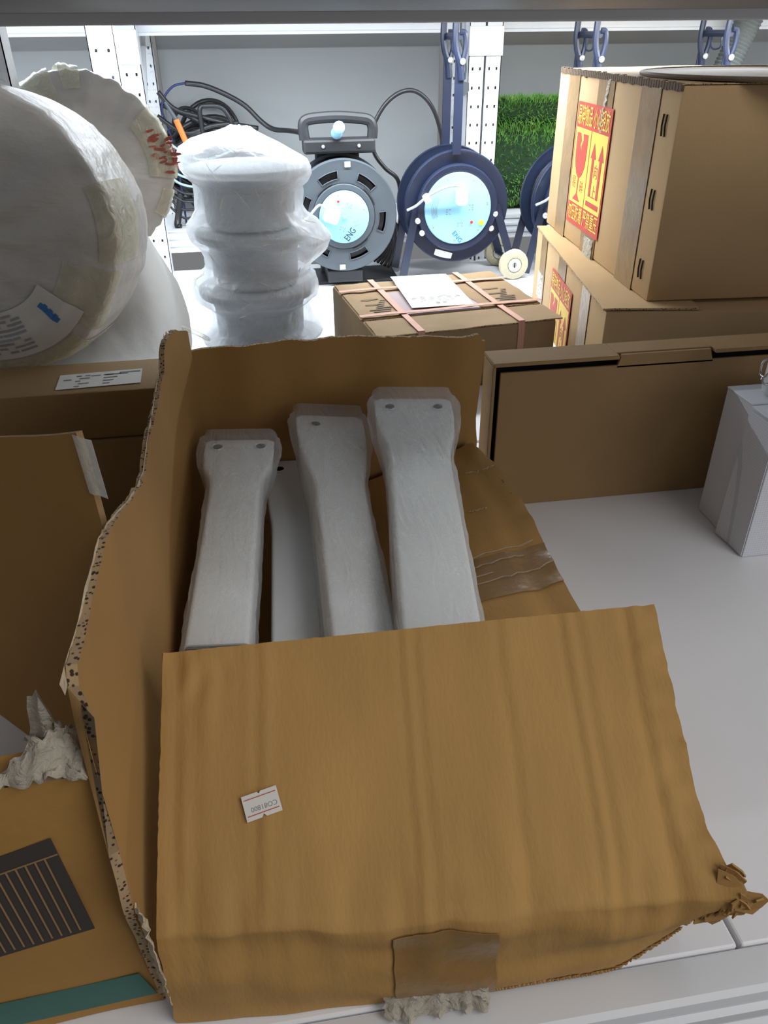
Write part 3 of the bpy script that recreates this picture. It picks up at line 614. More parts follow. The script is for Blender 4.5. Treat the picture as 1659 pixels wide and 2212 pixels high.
# ------------------------------------------------------------------ wrapped rolls and sack, left
def roll_surface(c, r, d, tilt, seed, pleat, turn=0.0, face=.72):
    R = Matrix.Rotation(turn, 3, 'Z') @ Matrix.Rotation(tilt, 3, 'X'); c = Vector(c)
    def S(th, s, off=0.0):         # s: 0 centre of the front face, 1 front rim, 2 back rim, 3 centre of the back
        if s < 1: rr = r*.93*s; y = -d/2-.014*(1-s**4)-.004*math.exp(-((s-.78)/.05)**2)
        elif s < 2:
            a = (s-1)*pi; rr = r*(.93+.07*abs(sin(a))**.5); y = -d/2*cos(a)
        else: rr = r*.93*(3-s); y = d/2
        bulge = 1+.022*nz((cos(th)*1.5, sin(th)*1.5, seed))
        pl = pleat*(nz((th*7, s*1.0, seed))+.6*nz((th*19, s*1.4, seed+5)))*min(1, max(0, s-face)*(3 if face > .5 else 1.3))*(1 if s < 2 else .4)
        rr2 = rr*bulge+pl*(.7 if s > .95 else 0)+off*(1 if s >= 1 else 0)
        wr = .0045*nz((rr*16*sin(th)+seed, rr*16*cos(th), 1))+.0022*nz((rr*40, th*1.5+seed, 3))*min(1, s*s*1.5) if s < 1 else 0
        p = Vector((rr2*sin(th), y-pl*(.5 if s < 1 else 0)-wr-off*(1 if s < 1.02 else 0)+.004*min(1, s*2)*nz((sin(th)*3+seed, cos(th)*3, s)), rr2*cos(th)))
        return c+R @ p
    return S
def make_roll(label, c, r, d, tilt, seed, pleat, turn=0.0, face=.72):
    S = roll_surface(c, r, d, tilt, seed, pleat, turn, face)
    t = thing('wrapped_roll', (c[0], c[1], c[2]-r), label, 'bundle', 'wrapped rolls on the left')
    nth, SS = 160, [.0001, .15, .3, .45, .6, .7, .8, .88, .95, 1.0, 1.06, 1.12, 1.2, 1.3, 1.4, 1.5, 1.6, 1.7, 1.8, 1.88, 1.95, 2.0, 2.2, 2.6, 2.9999]
    V = [S(2*pi*k/nth, s) for s in SS for k in range(nth)]; F = [(i*nth+k, i*nth+(k+1) % nth, (i+1)*nth+(k+1) % nth, (i+1)*nth+k) for i in range(len(SS)-1) for k in range(nth)]
    mk('wrapping', V, [f[::-1] for f in F], FABRIC, t, True); return t, S
def patch(name, S, th0, th1, s0, s1, m, parent, off=.003, nu=14, nv=14, label=None, wav=.25, th_=.0006):
    def fn(u, v):
        s = s0+(s1-s0)*v; th = th0+(th1-th0)*u; p = S(th, s, off+.0012*nz((u*7, v*7, 3))); return p
    return sheet(name, fn, nu, nv, th_, m, parent, label=label, flip=True)
W1, S1 = make_roll('front white wrapped roll behind the labelled flat carton, paper tag low on its face', (-.333, 1.125, .333), .171, .21, radians(-7), 3.0, .003, radians(-4))
W2, S2 = make_roll('rear white wrapped roll with red-smeared tape, behind the front roll', (-.285, 1.475, .364), .138, .2, radians(-4), 9.0, .0062, radians(14), .3)
rad = radians
patch('yellowed_tape', S1, rad(70), rad(103), .93, 1.5, YTAPE, W1, .0015, 20, 16); patch('yellowed_tape', S1, rad(106), rad(134), .68, 1.22, YTAPE, W1, .0015, 20, 16); patch('yellowed_tape', S1, rad(140), rad(205), .95, 1.6, YTAPE, W1, .0015, 24, 16)
tg = patch('paper_tag', S1, rad(128), rad(205), .56, .93, PAPER_G, W1, .004, 24, 12, label='creased printed paper tag')
def onroll(S, th, s, wd, h, rot=0):
    p = S(th, s, .0055); a = S(th+.03, s, .0055)-p; b_ = S(th, s-.03, .0055)-p; return frame(p, a, b_) @ Matrix.Rotation(rot, 4, 'Z')
tx = B()
for k in range(9):
    for j in range(6):
        if (k*7+j*3) % 5 == 0: continue
        M = onroll(S1, rad(160+5.0*j), .60+.035*k, 0, 0); tx.box((-.005, -.0015, 0), (.004+.002*((k+j) % 3), .0015, .0002), M=M)
tx.make('tag_print', INKG, tg)
tx = B()
for k in range(12): M = onroll(S1, rad(190), .60+.022*k, 0, 0); tx.box((-.006, -.0008-.0005*(k % 3), 0), (.006, .0008, .0002), M=M)
tx.make('barcode', INK, tg)
tx = B()
for k in range(7): M = onroll(S1, rad(139), .66+.025*k, 0, 0); tx.box((-.003-.002*(k % 2), -.0025, 0), (.004, .0025, .0003), M=M)
tx.make('blue_emblem', INKB, tg)
patch('yellowed_tape', S2, rad(-32), rad(-12), .6, 1.6, YTAPE, W2); patch('yellowed_tape', S2, rad(-6), rad(6), .85, 1.9, YTAPE, W2, .005)
rt2 = patch('yellowed_tape', S2, rad(52), rad(100), .72, 1.4, YTAPE, W2, .004, label='yellowed tape patch with smeared red print')
patch('yellowed_tape', S2, rad(108), rad(128), .9, 1.7, YTAPE, W2)
RS = mat('smeared_red', (.32, .07, .04), .5, var=.3, vscale=60); random.seed(5); tx = B()
for k in range(70):
    th = rad(80+random.gauss(0, 7)); s = 1.04+random.gauss(0, .13); M = onroll(S2, th, s, 0, 0, random.uniform(-.4, .4)); a_, b_ = .0015+.003*random.random(), .004+.011*random.random()
    tx.prism([(a_*cos(q)*random.uniform(.6, 1), b_*sin(q)*random.uniform(.6, 1)) for q in [2*pi*i/9 for i in range(9)]], M @ Matrix.Translation((0, 0, .0005)), .0003)
o = tx.make('smeared_print', RS, rt2); o['kind'] = 'stuff'
SK = thing('white_sack', (-.30, 1.29, 0), 'white woven sack beneath the wrapped rolls, glowing in the shelf light', 'sack')
def sackfn(u, v):
    th = 2*pi*u; ph = -pi/2+pi*v; c = cos(ph); e = .55
    f = lambda t: math.copysign(abs(t)**e, t); x = .165*f(cos(th))*abs(c)**e; y = .29*f(sin(th))*abs(c)**e; yy = 1.29+y
    H_ = .077+.035*max(0, min(1, (yy-1.12)/.2)); z = H_+(H_-.001)*math.copysign(abs(sin(ph))**.6, sin(ph))
    n_ = 1+.05*nz((cos(th)*2, sin(th)*2, v*3))+.02*nz((cos(th)*7, sin(th)*7, v*9)); sh = (1-.2*max(0, z-.12)/.12)
    z += .135*math.exp(-((yy-1.31)/.075)**2)*math.exp(-((x-.10)/.075)**2)*max(0, sin(ph))**.5
    return (-.30+x*n_*sh, 1.29+y*n_, max(.0005, z))
V = [sackfn(i/64, j/40) for j in range(41) for i in range(64)]; F = [(j*64+i, j*64+(i+1) % 64, (j+1)*64+(i+1) % 64, (j+1)*64+i) for j in range(40) for i in range(64)]
mk('sack_cloth', V, F, SACK, SK, True)
sheet('film_tail', lambda u, v: Vector((-.215+.075*u, 1.24+.06*v*u, .045+.1*v*(1-.3*u)+.006*nz((u*9, v*4, 2)))), 16, 10, .0004, YTAPE, SK)
B().tube(spline([(-.2, 1.262, .135), (-.168, 1.27, .146), (-.13, 1.29, .128), (-.105, 1.31, .105)], 6), .004, 6, flat=2.2).make('film_tail', YTAPE, SK)

# ------------------------------------------------------------------ stack of wrapped white basins
ST = thing('wrapped_stack', (-.015, 1.62, 0), 'tall stack of white rimmed pieces wrapped in milky plastic', 'stack')
for zb, s in ((.0, 1.0), (.11, .95), (.225, .97)):
    M = Matrix.Translation((-.015, 1.62, zb))
    B().lathe([(.0, .004), (.085*s, .004), (.09*s, .012), (.092*s, .07), (.098*s, .088), (.118*s, .096), (.12*s, .108), (.114*s, .112), (.08*s, .114), (0, .114)], 40, M).make('basin', WRAPI, ST, True)
prof = [(.116, .001), (.122, .004), (.112, .014), (.098, .03), (.094, .05), (.097, .068), (.11, .078), (.124, .088), (.128, .1), (.128, .115), (.122, .13), (.104, .141), (.097, .155), (.1, .175), (.108, .195), (.118, .205), (.122, .22), (.12, .235), (.108, .248), (.101, .262), (.1, .285), (.102, .305), (.116, .316), (.125, .328), (.127, .345), (.121, .358), (.1, .37), (.076, .38), (.052, .388), (.032, .396), (.02, .403), (.004, .402)]
def wrapfn(p, A, i):
    z = p.z; d = Vector((cos(A), sin(A), 0)); k = .004*nz((cos(A)*1.8, sin(A)*1.8, z*10))+.002*nz((cos(A)*5, sin(A)*5, z*26))+.0014*nz((cos(A)*11, sin(A)*11, z*60))
    b_ = .052*math.exp(-((z-.19)/.04)**2)*max(0, cos(A+.35))**3 + .022*math.exp(-((z-.295)/.03)**2)*max(0, cos(A+.2))**4*.4+.025*math.exp(-((z-.03)/.04)**2)*max(0, cos(A-.4))**4
    q = p+d*(k*(1 if p.x*p.x+p.y*p.y > .002 else .4)+b_); q.z = max(.0006, q.z+.003*nz((cos(A)*4, sin(A)*4, z*20+9))-.014*cos(A)*max(0, min(1, (z-.27)/.08))*min(1, (p.x*p.x+p.y*p.y)**.5/.1)); return q
prof2 = []
for (a, b), (c, d) in zip(prof, prof[1:]): prof2 += [(a, b), ((2*a+c)/3, (2*b+d)/3), ((a+2*c)/3, (b+2*d)/3)]
prof2.append(prof[-1])
B().lathe(prof2, 110, Matrix.Translation((-.018, 1.62, 0)), fn=wrapfn).make('plastic_wrap', WRAP, ST, True, label='wrinkled milky plastic film')
wl = B(); random.seed(8)
for k in range(26):
    A = random.uniform(-pi, 0); z0 = random.uniform(.03, .38); L_ = random.uniform(.015, .05); sl = random.uniform(-.5, .5); pts = []
    for i in range(7):
        t = i/6; z = z0+L_*t*.6; a_ = A+sl*t*.5; r_ = lerp([(b, a) for a, b in prof if True], z); q = wrapfn(Vector((r_*cos(a_), r_*sin(a_), z)), a_, 0)+Vector((-.018, 1.62, 0)); d = Vector((cos(a_), sin(a_), 0)); pts.append(q+d*.0012)
    wl.tube(pts, [.0003, .0008, .0011, .0012, .0011, .0008, .0003], 5)
o = wl.make('film_creases', CLEAR, ST); o['kind'] = 'stuff'

# ------------------------------------------------------------------ cable reels
def face_frame(c): return frame(c, (1, 0, 0), (0, 0, 1))        # x right, y up, z toward the viewer (-Y)
def annulus(b, M, r0, r1, z0, z1, n=64, mi=0):
    V = []; F = []
    for k in range(n):
        a = 2*pi*k/n
        for r, z in ((r0, z1), (r1, z1), (r1, z0), (r0, z0)): V.append(M @ Vector((r*cos(a), r*sin(a), z)))
    for k in range(n):
        for j in range(4): F.append((k*4+j, ((k+1) % n)*4+j, ((k+1) % n)*4+(j+1) % 4, k*4+(j+1) % 4))
    return b.add(V, [f[::-1] for f in F], mi)
def sockets(M, spots, s=.0055):
    b = B()
    for (x, y, rot) in spots:
        Q = M @ Matrix.Translation((x, y, 0)) @ Matrix.Rotation(rot, 4, 'Z')
        for (dx, dy, r2) in ((-.9, .55, .5), (.9, .55, -.5), (-.9, -.7, 0), (0, -.7, 0), (.9, -.7, 0)):
            b.box((-.0008, -.0022, 0), (.0008, .0022, .0003), M=Q @ Matrix.Translation((dx*s, dy*s, 0)) @ Matrix.Rotation(r2, 4, 'Z'))
    return b
# grey reel
GR = thing('cable_reel', (.205, 2.02, 0), 'charcoal plastic cable reel with slotted flange and light blue socket face', 'reel')
gc = Vector((.205, 1.955, .17)); MG = face_frame(gc)
rads = [.062, .073, .076, .086, .104, .118, .127, .130]; zz = [.004, .004, .0, .001, .001, .002, .004, -.002]; NA = 180; V = []; F = []
slots = [radians(a) for a in (111, 54, -9, -69, 165, -129)]
for i, r in enumerate(rads):
    for k in range(NA): a = 2*pi*k/NA; V.append(MG @ Vector((r*cos(a), r*sin(a), zz[i])))
for i in range(len(rads)-1):
    for k in range(NA):
        a = 2*pi*(k+.5)/NA
        if i == 3 and any(abs(((a-s+pi) % (2*pi))-pi) < radians(14) for s in slots): continue
        F.append((i*NA+k, i*NA+(k+1) % NA, (i+1)*NA+(k+1) % NA, (i+1)*NA+k))
n0 = len(V); V2 = V+[v+Vector((0, .006, 0)) for v in V]; F2 = [f[::-1] for f in F]+[tuple(x+n0 for x in f) for f in F]
cnt = {}
for f in F:
    for a, b in zip(f, f[1:]+f[:1]): cnt[(a, b)] = 1
for (a, b) in list(cnt):
    if (b, a) not in cnt: F2.append((a, b, b+n0, a+n0))
autosmooth(mk('front_flange', V2, F2, GREYP, GR), 40)
for s in slots: B().tube([MG @ Vector((r_*cos(a_), r_*sin(a_), .0015)) for r_, a_ in [(.086, s+radians(-14+28*i/8)) for i in range(9)]+[(.104, s+radians(14-28*i/8)) for i in range(9)]], .0013, 6, cyc=True).make('slot_rim', GREYP, GR, True)
fo = B(); annulus(fo, MG, .076, .0765, -.001, .0015)
for a in (35, 125, 200, 300):
    fo.tube([MG @ Vector((.079*cos(radians(a+t)), .079*sin(radians(a+t)), .0015)) for t in range(-16, 17, 4)], .0016, 5)
fo.make('flange_ribs', BLACKP, GR)
B().lathe([(.128, 0), (.130, .002), (.130, .006), (.07, .006), (.07, 0)], 72, face_frame(gc+Vector((0, .1, 0)))).make('rear_flange', GREYP, GR)
tur = 11; B().tube([gc+Vector((.1105*cos(2*pi*t), .009+.09*(t/tur), .1105*sin(2*pi*t))) for t in [i/28 for i in range(28*tur+1)]], .0048, 7).tube([gc+Vector((.12*cos(2*pi*t), .012+.08*(t/9), .12*sin(2*pi*t))) for t in [i/28 for i in range(28*9+1)]], .0048, 7).make('cable_winding', RUBBER, GR, True)
B().lathe([(.1, 0), (.1, -.09)], 48, face_frame(gc+Vector((0, .008, 0)))).make('drum_core', BLACKP, GR)
fd = B().lathe([(.0605, .0), (.0605, .008), (.058, .0105), (.02, .0105), (.0, .0105)], 64, MG).make('socket_face', BLUE, GR); autosmooth(fd, 50)
MG2 = MG @ Matrix.Translation((0, 0, .0107))
so = sockets(MG2, ((.012, .027, -.3), (.03, -.014, -1.3), (-.006, -.027, 2.7)))
for a in (105, 20, 200, 295, 330): so.lathe([(.0016, 0), (.0016, .0003)], 8, MG2 @ Matrix.Translation((.052*cos(radians(a)), .052*sin(radians(a)), 0)))
so.make('socket_slots', INKG, fd); B().lathe([(.0055, 0), (.0055, .002), (.004, .004), (0, .004)], 20, MG2).make('centre_cap', BLUE, fd, True)
B().lathe([(.003, 0), (.003, .0025), (0, .0035)], 12, MG2 @ Matrix.Translation((-.014, .037, 0))).make('pilot_lamp', RED, fd)
text('handwriting', 'ENG', MG2 @ Matrix.Translation((.013, -.040, .0002)) @ Matrix.Rotation(radians(52), 4, 'Z'), .022, INK, fd, sx=.75)
for x, y in ((.012, .117), (-.008, -.119)): quad('white_sticker', MG @ Matrix.Translation((0, 0, .004)), x-.007, y-.006, x+.007, y+.006, PAPER, GR, .0005)
MPl = MG2 @ Matrix.Translation((-.032, .009, 0)) @ Matrix.Rotation(radians(-20), 4, 'Z')
pg = B().rbox((-.018, -.017, 0), (.018, .017, .03), .006, M=MPl).make('plug', PLUGW, GR, True)
B().tube(spline([MPl @ Vector((-.014, .008, .012)), MPl @ Vector((-.035, .012, .012)), MG @ Vector((-.09, .004, .02)), MG @ Vector((-.125, -.02, .01)), MG @ Vector((-.135, -.05, -.04))], 8), .0032, 8).make('plug_cord', CORDG, pg, True)
hz = .318
hb = B().rbox((.118, 1.99, .305), (.29, 2.04, .337), .006)
hb.tube(spline([(.124, 2.012, .335), (.122, 2.012, .365), (.132, 2.012, .377), (.165, 2.012, .381), (.205, 2.012, .382), (.245, 2.012, .379), (.276, 2.012, .374), (.286, 2.012, .36), (.285, 2.012, .335)], 6), .0125, 10, flat=.8)
hb.make('carry_handle', BLACKP, GR)
B().rbox((.15, 2.065, .0), (.26, 2.075, .31), .004).rbox((.13, 2.04, .305), (.28, 2.078, .33), .004).make('rear_bracket', BLACKP, GR)
B().lathe([(0, 0), (.012, 0), (.0135, .004), (.0115, .012), (.011, .04), (.0135, .062), (.0125, .07), (0, .071)], 24, frame((.198, 1.99, .349), (1, 0, 0), (0, .3, 1)) ).make('crank_knob', BLUE_K, GR, True, label='light blue crank knob')
for x in (.165, .25): B().lathe([(.004, 0), (.004, .002), (0, .003)], 10, face_frame((x, 1.989, .322))).make('screw', CHROME, GR)
B().rbox((.085, 1.985, 0.0), (.345, 2.12, .009), .003).rbox((.16, 1.965, .009), (.25, 2.08, .04), .004).make('base_plate', BLACKP, GR)
# navy reel prototype, built at x = .485
NR = []
def navy_parts(first):
    R = thing('cable_reel', (.485, 2.02, 0), first, 'reel', 'navy steel cable reels'); c = Vector((.485, 1.955, .18)); M = face_frame(c)
    autosmooth(B().lathe([(.084, .0), (.084, .012), (.088, .014), (.098, .014), (.101, .010), (.101, -.002), (.084, -.002)], 72, M).make('front_ring', NAVY, R), 40)
    autosmooth(B().lathe([(.06, -.012), (.06, -.006), (.118, -.006), (.128, -.002), (.131, -.006), (.131, -.014), (.06, -.014)], 80, M).make('front_flange', NAVY, R), 40)
    autosmooth(B().lathe([(.0, -.098), (.12, -.098), (.131, -.094), (.133, -.1), (.131, -.106), (.0, -.106)], 80, M).make('rear_flange', NAVY, R), 40)
    B().lathe([(.095, -.014), (.095, -.098)], 48, M).make('drum_core', BLACKP, R)
    B().tube([c+Vector((.104*cos(2*pi*t), .02+.072*(t/8), .104*sin(2*pi*t))) for t in [i/28 for i in range(28*8+1)]], .0048, 7).make('cable_winding', RUBBER, R, True)
    fd = autosmooth(B().lathe([(.0835, .0), (.0835, .012), (.081, .016), (0, .016)], 72, M).make('socket_face', BLUE, R), 50); M2 = M @ Matrix.Translation((0, 0, .0162))
    so = sockets(M2, ((-.024, -.006, pi/2*3), (.032, .003, pi/2), (.006, -.037, pi)), .006)
    for a in range(10, 370, 51): so.lathe([(.0022, 0), (.0022, .0003)], 8, M2 @ Matrix.Translation((.074*cos(radians(a)), .074*sin(radians(a)), 0)))
    so.make('socket_slots', INKG, fd)
    B().lathe([(.0035, 0), (.0035, .0025), (0, .0035)], 12, M2 @ Matrix.Translation((.035, -.032, 0))).make('pilot_lamp', RED, fd)
    B().lathe([(.0065, 0), (.0065, .002), (.004, .003), (0, .003)], 16, M2 @ Matrix.Translation((.06, -.034, 0))).make('reset_button', YEL, fd)
    text('stamped_print', 'ENG', M2 @ Matrix.Translation((0, -.066, .0002)) @ Matrix.Rotation(radians(-50), 4, 'Z'), .016, INKB, fd)
    sb = B()
    for k in range(4): sb.tube([M2 @ Vector(((.066-.004*k)*cos(radians(a)), (.066-.004*k)*sin(radians(a)), .0002)) for a in range(150, 200, 7)], .0005, 4)
    sb.make('rating_print', INKG, fd)
    pg = B().rbox((-.013, -.02, 0), (.013, .02, .03), .006, M=M2 @ Matrix.Translation((.004, .032, 0))).make('plug', PLUGW, R, True)
    B().tube(spline([M2 @ Vector((.002, .05, .015)), M2 @ Vector((-.015, .057, .02)), M2 @ Vector((-.05, .05, .02)), M2 @ Vector((-.085, .03, .012)), M2 @ Vector((-.105, .012, .002)), M2 @ Vector((-.125, .0, -.01))], 8), .0032, 8).make('plug_cord', CORDG, pg, True)
    B().tube([M2 @ Vector((-.085, .036, .006)), M2 @ Vector((-.078, .022, .016))], .008, 10).make('cord_clip', PLUGW, R)
    for s in (-1, 1):                                        # splayed legs, front and rear
        for y in (1.951, 2.07):
            a = Vector((.485+s*.105, y, .165)); e = Vector((.485+s*.135 if s < 0 else .485+.152, y, .012 if s < 0 else .04)); d = (e-a).normalized(); n = Vector((d.z, 0, -d.x))*.0095
            V = [a-n-d*.02, a+n-d*.02, e+n, e-n]; V = V+[v+Vector((0, .005, 0)) for v in V]
            mk('leg', V, [(0, 1, 2, 3), (7, 6, 5, 4), (0, 4, 5, 1), (1, 5, 6, 2), (2, 6, 7, 3), (3, 7, 4, 0)], NAVY, R)
    for s, x, z in ((-1, -.099, .147), (-1, -.088, .118), (1, .096, .156), (1, .088, .122)):
        B().lathe([(.0075, 0), (.0075, .003), (.005, .006), (0, .007)], 14, face_frame((.485+x, 1.946, z+.008))).make('bolt', CHROME, R, True)
    for y in (1.95, 2.07):                                   # upright handle: lower bar, pivot bolt, cranked upper bar
        x = .479
        B().rbox((x-.0105, y, .30 if y < 2 else .1), (x+.0105, y+.006, .50), .0015).make('handle_post', NAVY, R)
        B().tube(spline([(x+.004, y-.003, .455), (x, y-.003, .485), (x-.01, y-.003, .512), (x-.014, y-.003, .54), (x-.012, y-.003, .59)], 6), .0075, 8, flat=.8).make('handle_arm', NAVY, R)
        B().tube(spline([(x+.004, y-.004, .49), (x+.010, y-.004, .52), (x+.008, y-.004, .545), (x-.003, y-.004, .548)], 6), .006, 8).make('handle_hook', NAVY, R)
        B().lathe([(.0068, 0), (.0068, .003), (.004, .005), (0, .006)], 14, face_frame((x+.003, y-.01, .492))).make('bolt', CHROME, R, True)
    B().tube([(.475, 1.947, .54), (.475, 2.072, .54)], .007, 8).make('cross_bar', NAVY, R)
    B().tube(spline([(.475, 1.99, .54), (.478, 1.99, .512), (.478, 2.03, .51), (.475, 2.03, .54)], 4), .0022, 6).make('wire_loop', NAVY, R)
    for y in (1.945, 2.085):
        Mw = face_frame((.64, y, .0375)); wh = autosmooth(B().lathe([(.017, .004), (.019, .008), (.03, .008), (.036, .005), (.0375, 0), (.0375, -.01), (.036, -.015), (.017, -.015)], 44, Mw).make('wheel', CREAM, R), 45)
        B().lathe([(.006, .006), (.008, .009), (.0165, .009), (.0175, .004), (.0175, -.012), (.006, -.012)], 28, Mw).make('hub', HUB, wh)
        B().lathe([(.0065, -.01), (.0065, .004), (0, .004)], 12, Mw).box((-.001, -.006, .003), (.001, .006, .009), M=Mw).make('axle_end', DARK, wh)
        tr = B()
        for k in range(14): a_ = 2*pi*k/14; tr.box((-.0018, -.0007, 0), (.0018, .0007, .0006), M=Mw @ Matrix.Rotation(a_, 4, 'Z') @ Matrix.Translation((0, .0235, .0079)))
        tr.make('embossed_marks', HUB, wh)
    B().tube([(.64, 1.95, .0375), (.64, 2.09, .0375)], .006, 8).make('axle', NAVY, R)
    M5 = M @ Matrix.Translation((0, 0, -.0045)) @ Matrix.Rotation(radians(-16), 4, 'Z') @ Matrix.Translation((0.002, -.117, 0))
    quad('rating_label', M5, -.023, -.010, .023, .010, PAPER, R, .0006)
    return R
N1 = navy_parts('navy steel cable reel on wheels with light blue face, left of the perforated posts')
def copy_tree(o, parent=None):
    c = o.copy(); COL.objects.link(c)
    if parent: c.parent = parent
    for ch in o.children: copy_tree(ch, c)
    return c
N2 = copy_tree(N1); N2.location.x += .326; N2['label'] = 'second navy cable reel, its rim peeking out left of the large right carton'
N3 = copy_tree(N1); N3.location.x += .645; N3['label'] = 'third navy cable reel, only its handle top showing beside the ribbed pipe'

# ------------------------------------------------------------------ loose cables at the back left
CB = thing('cable_bundle', (-.1, 2.35, .1), 'tangled heap of black cables behind the wrapped stack', 'cables'); random.seed(21)
for k in range(16):
    c = Vector((-.15+.05*random.random(), 2.33+.1*random.random(), .225+.05*random.random())); a_ = random.uniform(.06, .13); b_ = random.uniform(.06, .13); t0 = random.uniform(-.5, .5); sk_ = random.uniform(-.35, .35); pts = []
    for i in range(40):
        A = 2*pi*i/40; x = a_*cos(A); z = b_*sin(A)*.95; pts.append(c+Vector((x*cos(sk_)+z*sin(sk_)*.8, .03*sin(A*2+t0)+.004*k-.03, max(-.11, z+x*sin(sk_)*.6))))
    B().tube(pts, random.choice((.005, .006, .0075)), 7, cyc=True).make('cable', RUBBER, CB, True)
for P_ in ([(-.226, 2.3, .425), (-.19, 2.3, .385), (-.12, 2.29, .365), (-.06, 2.29, .35), (.02, 2.3, .335)], [(-.225, 2.31, .395), (-.16, 2.3, .37), (-.09, 2.29, .335), (-.02, 2.29, .32)], [(-.235, 2.29, .37), (-.17, 2.28, .33), (-.1, 2.28, .345), (-.03, 2.29, .35)], [(-.24, 2.3, .34), (-.2, 2.29, .30), (-.14, 2.28, .33), (-.07, 2.28, .31)], [(-.12, 2.28, .30), (-.125, 2.275, .34), (-.125, 2.275, .385), (-.11, 2.28, .392), (-.07, 2.28, .388), (-.05, 2.28, .36), (-.045, 2.285, .335)]):
    B().tube(spline(P_, 8), .0062, 8).make('cable', RUBBER, CB, True)
for k in range(9):
    z = .30-.022*k; B().tube(spline([(-.235, 2.27, z+.03), (-.2, 2.26, z), (-.15, 2.265, z-.03+.004*k), (-.1, 2.28, z-.03), (-.04, 2.3, z-.01)], 6), .0033, 6).make('wire', TURQ if k < 5 else RUBBER, CB, True)
B().tube(spline([(-.2, 2.27, .19), (-.215, 2.26, .13), (-.22, 2.25, .108), (-.212, 2.245, .104)], 5), .009, 8).make('cable', RUBBER, CB, True)
LC2 = thing('long_cable', (.0, 2.32, .1), 'thick black cable arching along the grey panel to the charcoal reel', 'cable')
B().tube(spline([(-.155, 2.3, .443), (-.11, 2.3, .437), (-.06, 2.3, .418), (-.01, 2.3, .39), (.03, 2.29, .352), (.06, 2.27, .335), (.10, 2.22, .335), (.125, 2.12, .338), (.14, 2.07, .325)], 8), .0062, 10).make('sheath', RUBBER, LC2, True)
B().tube(spline([(-.155, 2.3, .443), (-.185, 2.3, .437), (-.21, 2.3, .415), (-.222, 2.3, .385), (-.215, 2.3, .35), (-.205, 2.3, .30), (-.2, 2.3, .2), (-.2, 2.3, .102)], 8), .0028, 8).make('inner_wire', mat('dark_blue_wire', (.03, .04, .14), .5), LC2, True)
SD = thing('tester_probe', (-.17, 2.26, .11), 'orange-gripped probe stuck upright in the cable heap', 'tool')
B().tube([(-.168, 2.25, .31), (-.186, 2.25, .365)], .0075, 10).make('grip', ORANGE, SD); B().tube([(-.186, 2.25, .365), (-.208, 2.25, .405)], [.006, .004], 8).make('shaft', GREYP, SD); B().tube([(-.168, 2.25, .31), (-.12, 2.25, .108)], .004, 8).make('lead', RUBBER, SD)
RC = thing('loop_cable', (.38, 2.1, 0), 'thin black cable looping up between the two reels', 'cable')
B().tube(spline([(.345, 2.13, .004), (.37, 2.13, .06), (.372, 2.12, .16), (.363, 2.1, .225), (.33, 2.1, .255), (.303, 2.1, .29), (.298, 2.1, .33), (.305, 2.1, .36), (.33, 2.1, .398), (.363, 2.1, .422), (.398, 2.1, .428), (.43, 2.1, .412), (.455, 2.1, .38), (.473, 2.1, .33), (.478, 2.1, .29)], 8), .0052, 8).make('sheath', RUBBER, RC, True)
for k in range(7): B().tube(spline([(.34+.004*k, 2.09+.01*k, .16-.01*k), (.352+.003*k, 2.08+.01*k, .1), (.345-.004*k, 2.07+.01*k, .05), (.33-.008*k, 2.07+.01*k, .014+.002*k)], 6), .0042, 6).make('hanging_coil', RUBBER, RC, True)
PC = thing('plug_lead', (.535, 2.14, .44), 'thin grey power lead hanging beside the perforated posts with its plug', 'cable')
B().tube(spline([(.524, 2.138, .62), (.524, 2.138, .54), (.532, 2.138, .51), (.54, 2.138, .475), (.538, 2.138, .448)], 6), .0025, 8).make('lead', GREYP, PC, True)
B().prism([(-.012, -.004), (.0, .006), (.013, .004), (.014, -.014), (.002, -.026), (-.010, -.022)], face_frame((.535, 2.145, .437)), .014).make('plug', GREYP, PC)

# ------------------------------------------------------------------ rolled artificial turf
def turf(label, cx0, cx1, y, z, r, seed, rz=1.0):
    t = thing('turf_roll', ((cx0+cx1)/2, y, z-r*rz), label, 'turf', 'rolled artificial turf'); random.seed(seed)
    M = frame((cx0, y, z), (0, 1, 0), (0, 0, 1))      # local z runs along +x
    def f(p, A, i): return Vector((p.x*(1+.05*nz((p.z*6, A*2, seed))), p.y*rz*(1+.05*nz((p.z*6, A*2, seed+3))), p.z))
    nL = 20; B().lathe([(r*.93, (cx1-cx0)*i/nL) for i in range(nL+1)], 40, M, fn=f).make('backing', GRASS_B, t)
    V = []; F = []
    for k in range(9000):
        A = random.uniform(pi*.45, pi*1.45); L_ = random.uniform(0, cx1-cx0); h = random.uniform(.008, .018); p = M @ f(Vector((r*.92*cos(A), r*.92*sin(A), L_)), A, 0); d = M.to_3x3() @ Vector((cos(A), sin(A), 0)); d = (d+Vector((random.gauss(0, .4), random.gauss(0, .4), random.gauss(.1, .4)))).normalized(); s = Vector((random.uniform(-1, 1), random.uniform(-.4, .4), random.uniform(-.4, .4))).normalized()*.0013
        n = len(V); V += [p-s, p+s, p+d*h]; F.append((n, n+1, n+2))
    o = mk('grass_blades', V, F, GRASS, t); o['kind'] = 'stuff'; return t
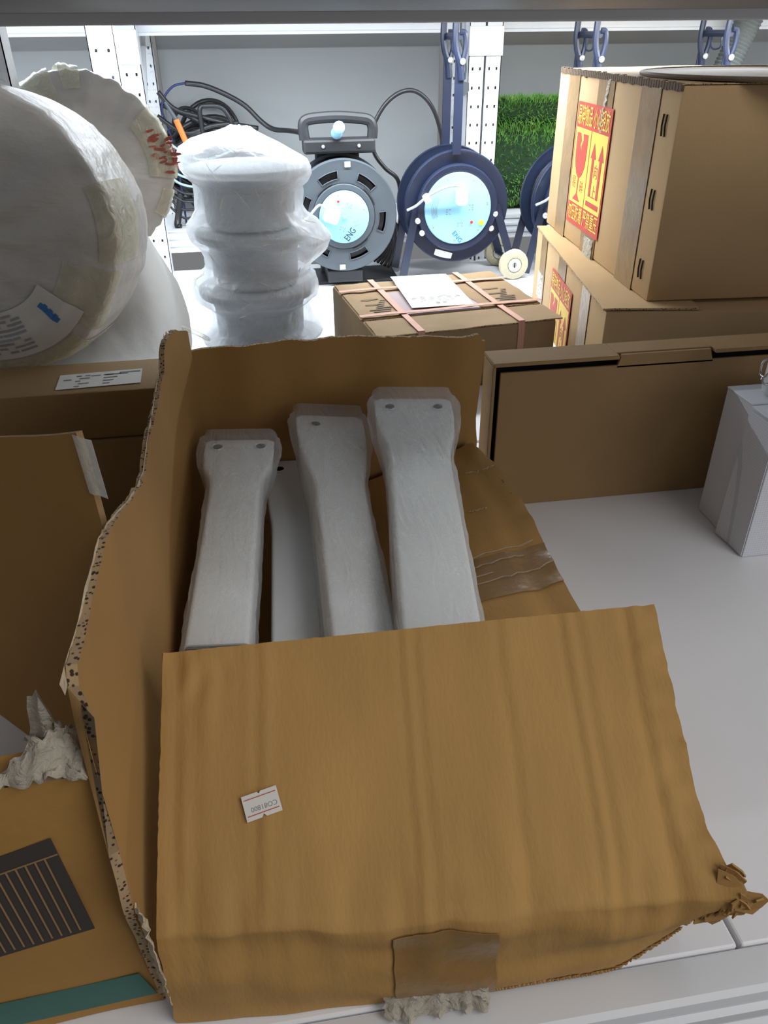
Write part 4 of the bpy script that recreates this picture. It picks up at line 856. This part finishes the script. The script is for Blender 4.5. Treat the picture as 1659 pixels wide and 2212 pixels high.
turf('thick lower roll of green artificial turf behind the posts', .65, 1.5, 2.368, .207, .106, 1)
turf('thin upper roll of green artificial turf lying on the thick one', .655, 1.5, 2.37, .352, .05, 2, .8)

# ------------------------------------------------------------------ white patterned boxes and jar, right
for lab, y0, y1, dx in (('nearer white grid-patterned box at the right edge', .692, .7465, 0.0), ('farther white grid-patterned box at the right edge, the jar on it', .7485, .805, .003)):
    t = thing('patterned_box', (.63, (y0+y1)/2, 0), lab, 'box', 'white patterned boxes')
    a_ = .547+dx; B().rbox((a_, y0, .0005), (a_+.16, y1, .176), .0012).make('body', WBOX, t)
    B().rbox((a_-.0015, y0+.001, .1762), (a_+.16, y1-.001, .1785), .0008).make('lid', WBOX, t)
    if dx == 0: sheet('side_flap', lambda u, v: Vector((a_-.0015-.004*(1-v)*u**2, y0+.001+(y1-y0-.001)*u*(1+.0*v), .002+.172*v)), 6, 8, .0008, WBOX, t, flip=True)
JR = thing('clip_jar', (.604, .768, .1785), 'small glass jar with wire clip standing on the white patterned box', 'jar'); M = Matrix.Translation((.604, .766, .1787)) @ Matrix.Scale(.8, 4)
B().lathe([(0, 0), (.034, 0), (.038, .004), (.038, .05), (.034, .058), (.033, .062), (.0315, .062), (.0325, .056), (.036, .048), (.036, .006), (0, .003)], 40, M).make('glass_body', GLASS, JR, True)
B().lathe([(0, .07), (.03, .069), (.035, .066), (.035, .063), (0, .063)], 40, M).make('glass_lid', GLASS, JR, True)
B().tube([M @ Vector((.0345*cos(a), .0345*sin(a), .055)) for a in [2*pi*k/40 for k in range(40)]], .0014, 6, cyc=True).tube(spline([M @ Vector(p) for p in ((-.036, -.012, .055), (-.046, -.012, .05), (-.05, -.006, .035), (-.05, .006, .035), (-.046, .012, .05), (-.036, .012, .055))], 5), .0013, 6).tube(spline([M @ Vector(p) for p in ((-.04, -.01, .03), (-.052, -.014, .026), (-.056, -.008, .032), (-.048, -.004, .036), (-.04, 0, .045), (-.036, .006, .066), (0, .004, .0735))], 6), .0012, 6).make('wire_clip', WIRE, JR, True)
